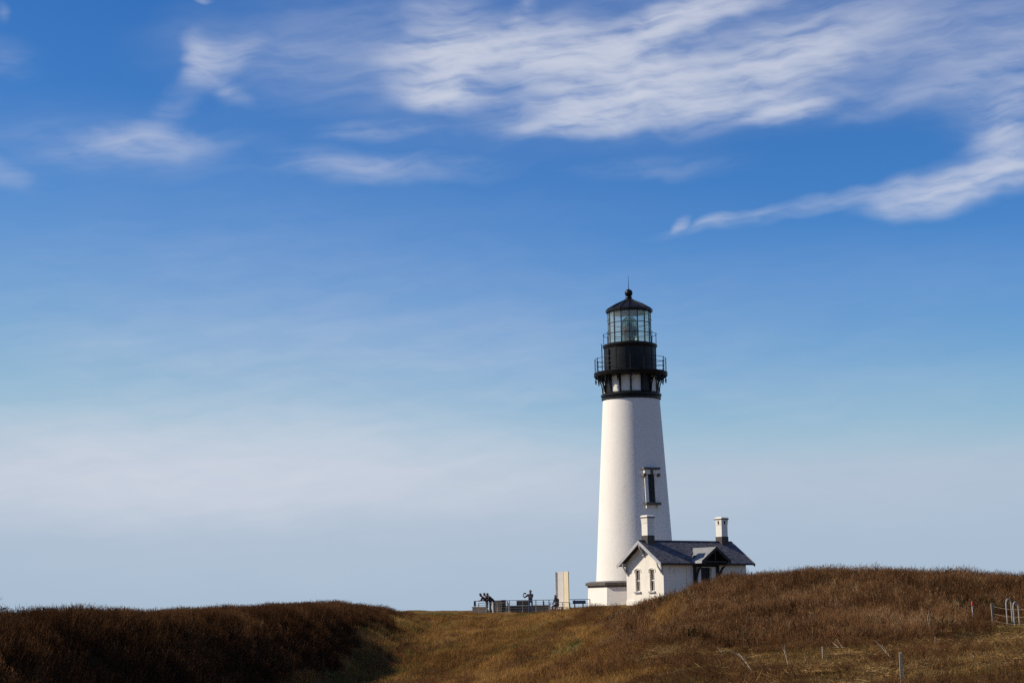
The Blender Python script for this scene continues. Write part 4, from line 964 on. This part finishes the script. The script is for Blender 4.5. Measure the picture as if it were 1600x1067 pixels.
# dead branches on the cleared ground
def dead_branch(px, py, d, ln, ang, up, forks, label, rad=.022, seed=0):
    rnd = random.Random(seed); p = W(px, py, d); z0_ = gz(p.x, p.y)
    o = empty('dead_branch', (p.x, p.y, z0_), 0, label, 'branch')
    def limb(st, a_, el, l, r_, name, par, dep):
        pts = []; c_ = Vector(st); aa, ee = a_, el
        for i in range(7):
            pts.append(c_.copy()); aa += rnd.uniform(-.22, .22); ee = ee * .97 + rnd.uniform(-.16, .16)
            c_ = c_ + Vector((math.cos(aa) * math.cos(ee), math.sin(aa) * math.cos(ee), math.sin(ee))) * (l / 6)
            zz = gz(p.x + c_.x, p.y + c_.y) - z0_ + .03; c_.z = max(c_.z, zz)
        pc = MB().tube(pts, [r_ * (1 - i / 8) for i in range(7)], 5).build(name, 'bleached', par)
        if dep:
            for q in range(forks):
                i = rnd.randint(1, 4); limb(pts[i], a_ + rnd.choice((-1, 1)) * rnd.uniform(.4, .9), el + rnd.uniform(0, .5), l * rnd.uniform(.3, .55), r_ * .6, 'twig', pc, 0)
    limb((0, 0, .04), R(ang), R(up), ln * .8, rad * .55, 'stem', o, 1); return o
dead_branch(1175, 1050, 47, 1.0, 118, 38, 3, 'grey forked branch propped up left of the white upright twigs', seed=1)
dead_branch(1232, 1046, 48, .75, 95, 62, 4, 'pale twigs standing upright in the middle of the cleared ground', .016, 2)
dead_branch(1200, 1041, 49, .55, 185, 5, 2, 'short bleached stick lying flat left of the upright twigs', .018, 3)
dead_branch(1330, 1018, 57, 1.0, 160, 14, 4, 'whitish branch lying along the foot of the brush near the thin pale stake', .020, 4)
dead_branch(1395, 1030, 50, .9, 125, 30, 4, 'spreading bleached branch left of the tall wooden post', .018, 5)
dead_branch(1420, 1019, 45, .60, 172, 6, 2, 'pale branch lying behind the top of the tall wooden post', .022, 6)
dead_branch(1453, 985, 65, .95, 92, 66, 3, 'bare crooked branch standing pale against the right brush', .020, 7)
dead_branch(1530, 970, 66, .55, 150, 35, 2, 'small bare branch below the red topped marker', .014, 8)
dead_branch(1085, 1063, 46, .35, 150, 20, 1, 'small pale stick near the bottom edge below the house', .015, 9)
dead_branch(1130, 1016, 60, .6, 110, 55, 3, 'thin dry twigs at the left end of the cleared ground', .012, 10)
dead_branch(1320, 1000, 63, .7, 140, 50, 1, 'single pale curved stem leaning out of the brush foot', .012, 11)

# pine at the far left, beyond the ridge
pp = W(-16, 945, 112); pzg = gz(pp.x, pp.y); ptree = empty('pine_tree', (pp.x, pp.y, pzg), 0, 'dark pine top peeking over the ridge at the left edge', 'tree')
H_ = W(-16, 934, 112).z - pzg + .25
tm = MB().tube([(0, 0, -.3), (.05, 0, H_ * .4), (0, .05, H_ * .75), (.03, 0, H_)], [.12, .09, .05, .012], 8)
rnd = random.Random(3); nd = MB()
for q in range(30):
    zz = H_ * rnd.uniform(.25, 1.0); a_ = rnd.uniform(0, 6.28); l = (1.05 - zz / H_) * 1.5 + .25
    e_ = Vector((math.cos(a_) * l, math.sin(a_) * l, zz + rnd.uniform(.0, .3))); s_ = Vector((0, 0, zz)); tm.tube([s_, s_.lerp(e_, .5), e_], [.025, .016, .006], 4)
    for w in range(70):
        c_ = s_.lerp(e_, rnd.uniform(.2, 1.05)) + Vector((rnd.gauss(0, .10), rnd.gauss(0, .10), rnd.gauss(0, .08))); dv = Vector((rnd.gauss(0, 1), rnd.gauss(0, 1), rnd.gauss(.4, .8))).normalized() * .11; sv = dv.cross(Vector((rnd.random(), rnd.random(), rnd.random()))).normalized() * .018
        nd.add([c_ - sv, c_ + sv, c_ + dv], [(0, 1, 2)])
tm.build('trunk', 'bark', ptree); nd.build('crown', 'needles', ptree)

# ------------------------------------------------------------------ dry plants (stuff)
def clump(name, n, rad, hmin, hmax, w, lean_, twigs, seed, material, wind=(0.0, 0.0), segs=3, curl=0.25):
    r_ = random.Random(seed); vs_, fs, rn = [], [], []
    def blade(p, d, l, w_, cv, rv, k):
        side = d.cross(Vector((r_.gauss(0, 1), r_.gauss(0, 1), .2))).normalized(); c_ = Vector(p); o = len(vs_); pts = []
        for i in range(k + 1):
            ww = w_ * (1 - .75 * i / k); vs_.append(c_ - side * ww); vs_.append(c_ + side * ww); rn.extend([rv, rv]); pts.append(c_.copy())
            d = (d + cv * (1.0 / k)).normalized(); c_ = c_ + d * (l / k)
        for i in range(k): fs.append((o + 2 * i, o + 2 * i + 1, o + 2 * i + 3, o + 2 * i + 2))
        return pts
    for i in range(n):
        a_ = r_.uniform(0, 6.283); q = rad * math.sqrt(r_.random()); p = Vector((q * math.cos(a_), q * math.sin(a_), -.05)); rv = r_.random()
        d = Vector((r_.gauss(wind[0], lean_), r_.gauss(wind[1], lean_), 1)).normalized(); cv = Vector((r_.gauss(wind[0], curl), r_.gauss(wind[1], curl), r_.gauss(-.1, .15)))
        l = r_.uniform(hmin, hmax); pts = blade(p, d, l, w * r_.uniform(.7, 1.3), cv, rv, segs)
        for j in range(twigs):
            b_ = pts[r_.randint(1, segs)]; td = (d + Vector((r_.gauss(0, .6), r_.gauss(0, .6), r_.gauss(.1, .3)))).normalized()
            blade(b_, td, l * r_.uniform(.12, .32), w * .75, Vector((0, 0, .2)), min(1, max(0, rv + r_.gauss(0, .2))), 1)
    me = bpy.data.meshes.new(name); me.from_pydata(vs_, [], fs); at_ = me.attributes.new('rnd', 'FLOAT', 'POINT'); at_.data.foreach_set('value', rn); me.materials.append(MATS[material])
    return bpy.data.objects.new(name, me)
def scatter_tree():
    ng = bpy.data.node_groups.new('scatter', 'GeometryNodeTree')
    ng.interface.new_socket('Geometry', in_out='INPUT', socket_type='NodeSocketGeometry')
    ng.interface.new_socket('Plants', in_out='INPUT', socket_type='NodeSocketCollection')
    ng.interface.new_socket('Geometry', in_out='OUTPUT', socket_type='NodeSocketGeometry')
    N = ng.nodes; L = ng.links; gi = N.new('NodeGroupInput'); go_ = N.new('NodeGroupOutput'); ci = N.new('GeometryNodeCollectionInfo'); ci.inputs['Separate Children'].default_value = True; ci.inputs['Reset Children'].default_value = True
    L.new(gi.outputs['Plants'], ci.inputs['Collection']); ip = N.new('GeometryNodeInstanceOnPoints'); L.new(gi.outputs['Geometry'], ip.inputs['Points']); L.new(ci.outputs[0], ip.inputs['Instance']); ip.inputs['Pick Instance'].default_value = True
    def na(nm, typ):
        q = N.new('GeometryNodeInputNamedAttribute'); q.data_type = typ; q.inputs['Name'].default_value = nm; return q.outputs[0]
    L.new(na('pick', 'INT'), ip.inputs['Instance Index']); L.new(na('rot', 'FLOAT_VECTOR'), ip.inputs['Rotation']); L.new(na('scl', 'FLOAT_VECTOR'), ip.inputs['Scale'])
    L.new(ip.outputs[0], go_.inputs[0]); return ng
SCN = scatter_tree()
def scatter(name, pts, rot, scl, tint, plants, label, cat):
    c_ = bpy.data.collections.new(name + '_plants')
    for o_ in plants: c_.objects.link(o_)
    n = len(pts); me = bpy.data.meshes.new(name); me.vertices.add(n); me.vertices.foreach_set('co', pts.astype(np.float32).ravel())
    me.attributes.new('rot', 'FLOAT_VECTOR', 'POINT').data.foreach_set('vector', rot.astype(np.float32).ravel())
    me.attributes.new('scl', 'FLOAT_VECTOR', 'POINT').data.foreach_set('vector', scl.astype(np.float32).ravel())
    me.attributes.new('tint', 'FLOAT', 'POINT').data.foreach_set('value', tint.astype(np.float32))
    me.attributes.new('pick', 'INT', 'POINT').data.foreach_set('value', RNG.integers(0, len(plants), n).astype(np.int32))
    o_ = bpy.data.objects.new(name, me); COL.objects.link(o_); md = o_.modifiers.new('scatter', 'NODES'); md.node_group = SCN
    md[[s_.identifier for s_ in SCN.interface.items_tree if s_.name == 'Plants'][0]] = c_
    return tag(o_, label, cat, kind='stuff')
def fbm(x, y, s, seed): return vnoise(x, y, s, seed) * .5 + vnoise(x, y, s / 2.1, seed + 1) * .3 + vnoise(x, y, s / 4.3, seed + 2) * .2
def sample(x0, x1, y0, y1, dens):
    n = int((x1 - x0) * (y1 - y0) * dens); x = RNG.uniform(x0, x1, n); y = RNG.uniform(y0, y1, n)
    # only where the place can be seen from about here
    k_ = (np.abs(x) < y * .30 + 3.5); x, y = x[k_], y[k_]; return x, y
def xyz(x, y): return np.stack([x, y, ground(x, y)], 1)
def rots(n, tilt=.12): return np.stack([RNG.normal(0, tilt, n), RNG.normal(0, tilt, n), RNG.uniform(0, 6.283, n)], 1)

mat_dry('brush_dry', [(0.0, (0.023, 0.011, 0.006)), (0.28, (0.066, 0.030, 0.013)), (0.5, (0.201, 0.093, 0.037)), (0.75, (0.382, 0.204, 0.086)), (1.0, (0.636, 0.427, 0.216))], 0.35)
mat_dry('grass_tan', [(0.0, (0.067, 0.032, 0.010)), (0.3, (0.183, 0.092, 0.027)), (0.5, (0.329, 0.171, 0.050)), (0.75, (0.500, 0.281, 0.086)), (1.0, (0.708, 0.454, 0.164))])
mat_dry('grass_low', [(0.0, (0.045, 0.027, 0.009)), (0.22, (0.095, 0.065, 0.018)), (0.45, (0.202, 0.112, 0.038)), (0.7, (0.358, 0.204, 0.071)), (1.0, (0.650, 0.449, 0.203))])
brush = [clump('brush_stems', 30, .34, .24, .72, .0100, .24, 4, 20 + i, 'brush_dry', (.08, 0)) for i in range(5)]
brush_tall = [clump('brush_stems', 26, .30, .42, .85, .008, .18, 5, 40 + i, 'brush_dry', (.08, 0)) for i in range(4)]
tan_ = [clump('grass_blades', 48, .30, .12, .34, .007, .35, 0, 60 + i, 'grass_tan', (.2, -.1)) for i in range(5)]
low = [clump('grass_blades', 40, .24, .04, .15, .006, .7, 0, 80 + i, 'grass_low', (0, 0)) for i in range(5)]

# right mound
x, y = sample(4, 46, 58, 108, 14); z_ = zone(x, y); 
streak = np.exp(-(((x - 5.9) - (y - 78) * .16) / .9) ** 2) * sstep(66, 72, y) * sstep(98, 90, y)
keep = (z_ == 1) & ~((streak > .45)); x1, y1 = x[keep], y[keep]
n = len(x1); tn = np.clip(-.10 + .90 * fbm(x1, y1, 5, 11) + .45 * (fbm(x1, y1, 1.3, 15) - .4) + RNG.normal(0, .22, n), 0, 1)
sc_ = (.34 + .66 * fbm(x1, y1, 2.4, 19))[:, None] * np.ones((n, 3)); sc_[:, 2] *= RNG.uniform(.75, 1.25, n)
scatter('brush', xyz(x1, y1), rots(n), sc_, tn, brush, 'dense reddish brown dry brush covering the right mound', 'brush')
x, y = sample(4, 46, 62, 108, 2.2); z_ = zone(x, y); kp = (z_ == 1) & (fbm(x, y, 4, 23) > .42); x1, y1 = x[kp], y[kp]; n = len(x1)
scatter('tall_brush', xyz(x1, y1), rots(n, .1), np.ones((n, 3)) * RNG.uniform(.35, .72, (n, 1)), np.clip(.25 + .6 * fbm(x1, y1, 5, 27), 0, 1), brush_tall, 'taller twiggy stems rising above the brush of the right mound', 'brush')
# left ridge: brush tint lowered to stand for the bank's shade
x, y = sample(-36, -4, 34, 134, 14); kp = zone(x, y) == 2; x1, y1 = x[kp], y[kp]; n = len(x1)
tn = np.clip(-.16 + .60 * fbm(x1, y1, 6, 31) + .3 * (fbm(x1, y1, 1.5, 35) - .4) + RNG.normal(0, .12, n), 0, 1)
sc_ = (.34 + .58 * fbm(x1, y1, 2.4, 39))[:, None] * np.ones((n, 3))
scatter('brush', xyz(x1, y1), rots(n), sc_, tn, brush, 'brown brush on the left ridge, tinted darker for its shade', 'brush')
# long slope and plateau
x, y = sample(-16, 16, 44, 142, 11); z_ = zone(x, y); kp = (z_ == 0) & (y < 143); x1, y1 = x[kp], y[kp]; n = len(x1)
ac = x1 * .977 - y1 * .214; al = x1 * .214 + y1 * .977; st = fbm(ac, al * .12, 1.5, 43)
tn = np.clip(-.14 + 1.15 * st + .35 * (fbm(x1, y1, 9, 47) - .4) + RNG.normal(0, .12, n), 0, 1)
sc_ = (.75 + .6 * fbm(x1, y1, 4.0, 51))[:, None] * np.ones((n, 3)); sc_[:, 2] *= np.where(y1 > 126, .55, 1.0)
scatter('slope_grass', xyz(x1, y1), rots(n), sc_, tn, tan_, 'tan dry grass on the long slope below the viewing platform', 'grass')
# thin brush mixed into the slope and plateau edge
x, y = sample(-8, 12, 56, 130, 4); z_ = zone(x, y); kp = (z_ == 0) & (fbm(x * .977 - y * .214, (x * .214 + y * .977) * .14, 1.9, 55) + .25 * sstep(2, 8, x) > .57); x1, y1 = x[kp], y[kp]; n = len(x1)
scatter('slope_brush', xyz(x1, y1), rots(n), np.ones((n, 3)) * RNG.uniform(.45, .8, (n, 1)), np.clip(.2 + .5 * fbm(x1, y1, 4, 59), 0, 1), brush, 'patches of low brown brush on the tan slope', 'brush')
# straw coloured streak up the left flank of the mound
x, y = sample(3, 12, 62, 100, 22); s2 = np.exp(-(((x - 5.9) - (y - 78) * .16) / .9) ** 2) * sstep(66, 72, y) * sstep(98, 90, y); kp = s2 > .40; x1, y1 = x[kp], y[kp]; n = len(x1)
scatter('streak_grass', xyz(x1, y1), rots(n), np.ones((n, 3)) * RNG.uniform(.6, 1.1, (n, 1)), np.clip(.35 + .4 * fbm(x1, y1, 3, 63), 0, 1), tan_, 'straw coloured streak of grass running up the left flank of the mound', 'grass')
# cleared flat in front
x, y = sample(0, 26, 30, 72, 26); z_ = zone(x, y); kp = z_ == 3; x1, y1 = x[kp], y[kp]; n = len(x1)
tn = np.clip(-.06 + .8 * fbm(x1, y1, 4, 67) + .55 * (fbm(x1, y1, .9, 71) - .4) + RNG.normal(0, .14, n), 0, 1)
sc_ = (.6 + .9 * fbm(x1, y1, 2.0, 75))[:, None] * np.ones((n, 3))
scatter('cleared_grass', xyz(x1, y1), rots(n, .2), sc_, tn, low, 'short rough grass and straw on the cleared ground in front', 'grass')
x, y = sample(0, 26, 34, 66, 9); z_ = zone(x, y); kp = (z_ == 3) & (fbm(x, y, 3.4, 79) + .20 * sstep(9.5, 12, x) * sstep(50, 44, y) + .24 * sstep(7.5, 5, x) > .53); x1, y1 = x[kp], y[kp]; n = len(x1)
scatter('cleared_brush', xyz(x1, y1), rots(n, .6), np.ones((n, 3)) * RNG.uniform(.25, .5, (n, 1)), np.clip(.1 + .5 * fbm(x1, y1, 4, 83), 0, 1), brush, 'low tangled dead stems lying on the cleared ground', 'brush')

# taller pale stalks that stand out of the brush
stalk = [clump('stalks', 5, .30, .45, .85, .011, .16, 6, 120 + i, 'brush_dry', (.06, 0)) for i in range(4)]
x, y = sample(4, 46, 60, 100, 2.6); kp = zone(x, y) == 1; x1, y1 = x[kp], y[kp]; n = len(x1)
scatter('dry_stalks', xyz(x1, y1), rots(n, .15), np.ones((n, 3)) * RNG.uniform(.35, .8, (n, 1)), np.clip(RNG.normal(.72, .16, n), 0, 1), stalk, 'pale dry stalks standing out of the brush on the right mound', 'brush')
# broken straw and sticks lying along the foot of the brush
straw = [clump('straw', 16, .35, .15, .55, .008, 4.0, 1, 140 + i, 'grass_low', (0, 0)) for i in range(4)]
x, y = sample(2, 24, 40, 66, 7); z_ = zone(x, y); kp = (z_ == 3) & (fbm(x * .5, y, 1.5, 87) + .10 * sstep(48, 60, y) > .66); x1, y1 = x[kp], y[kp]; n = len(x1); P_ = xyz(x1, y1); P_[:, 2] += .10
scatter('straw_litter', P_, rots(n, .1), np.ones((n, 3)) * RNG.uniform(.5, 1.1, (n, 1)), np.clip(RNG.normal(.72, .2, n), 0, 1), straw, 'pale broken straw and twigs lying on the cleared ground', 'straw')
# ragged fringe where the brush thins out
x, y = sample(2, 28, 50, 68, 9); z_ = zone(x, y); kp = (z_ == 3) & inside(MOUND, x, y + 4.5 * fbm(x, y, 1.6, 95)); x1, y1 = x[kp], y[kp]; n = len(x1)
scatter('fringe_brush', xyz(x1, y1), rots(n, .3), np.ones((n, 3)) * RNG.uniform(.2, .6, (n, 1)), np.clip(.1 + .6 * fbm(x1, y1, 2, 99) + RNG.normal(0, .12, n), 0, 1), brush, 'thin ragged brush at the edge of the cleared ground', 'brush')

mat_dry('grass_green', [(0.0, (0.030, 0.040, 0.010)), (0.5, (0.085, 0.105, 0.026)), (1.0, (0.19, 0.19, 0.06))])
green = [clump('grass_blades', 44, .26, .05, .17, .006, .5, 0, 160 + i, 'grass_green') for i in range(3)]
x, y = sample(10, 24, 40, 68, 16); cxg = W(1590, 977, 66).x; kp = (zone(x, y) == 3) & (np.exp(-((x - cxg) / 1.6) ** 2 - ((y - 65.5) / 2.2) ** 2) + .8 * (fbm(x, y, 3, 103) - .5) + .25 * sstep(46, 41, y) > .38); x1, y1 = x[kp], y[kp]; n = len(x1)
scatter('green_grass', xyz(x1, y1), rots(n, .2), np.ones((n, 3)) * RNG.uniform(.5, 1.0, (n, 1)), RNG.uniform(0, 1, n), green, 'green grass around the feet of the bike rack and in patches on the cleared ground', 'grass')

# low dark leafy shrubs growing through the brush
mat_dry('leaf_dark', [(0.0, (0.012, 0.013, 0.006)), (0.5, (0.035, 0.038, 0.015)), (1.0, (0.09, 0.075, 0.030))], 0.2)
leafy = [clump('leaves', 40, .38, .12, .42, .020, .5, 3, 180 + i, 'leaf_dark', segs=2) for i in range(3)]
x, y = sample(4, 46, 60, 100, 6); kp = (zone(x, y) == 1) & (fbm(x * .6, y, 2.2, 107) > .66); x1, y1 = x[kp], y[kp]; n = len(x1)
scatter('leafy_shrubs', xyz(x1, y1), rots(n, .2), np.ones((n, 3)) * RNG.uniform(.6, 1.15, (n, 1)), RNG.uniform(0, 1, n), leafy, 'dark leafy shrub patches growing among the brown brush of the right mound', 'shrub')

x, y = sample(-8, 3, 72, 140, 7); kp = (zone(x, y) == 0) & (fbm(x * .977 - y * .214, (x * .214 + y * .977) * .15, 2.2, 111) + .18 * sstep(-1, -5, x) + .10 * sstep(120, 132, y) > .62); x1, y1 = x[kp], y[kp]; n = len(x1)
scatter('olive_grass', xyz(x1, y1), rots(n, .2), np.ones((n, 3)) * RNG.uniform(1.0, 1.9, (n, 1)), np.clip(RNG.normal(.75, .2, n), 0, 1), green, 'olive green grass in the dip between the left ridge and the viewing platform', 'grass')
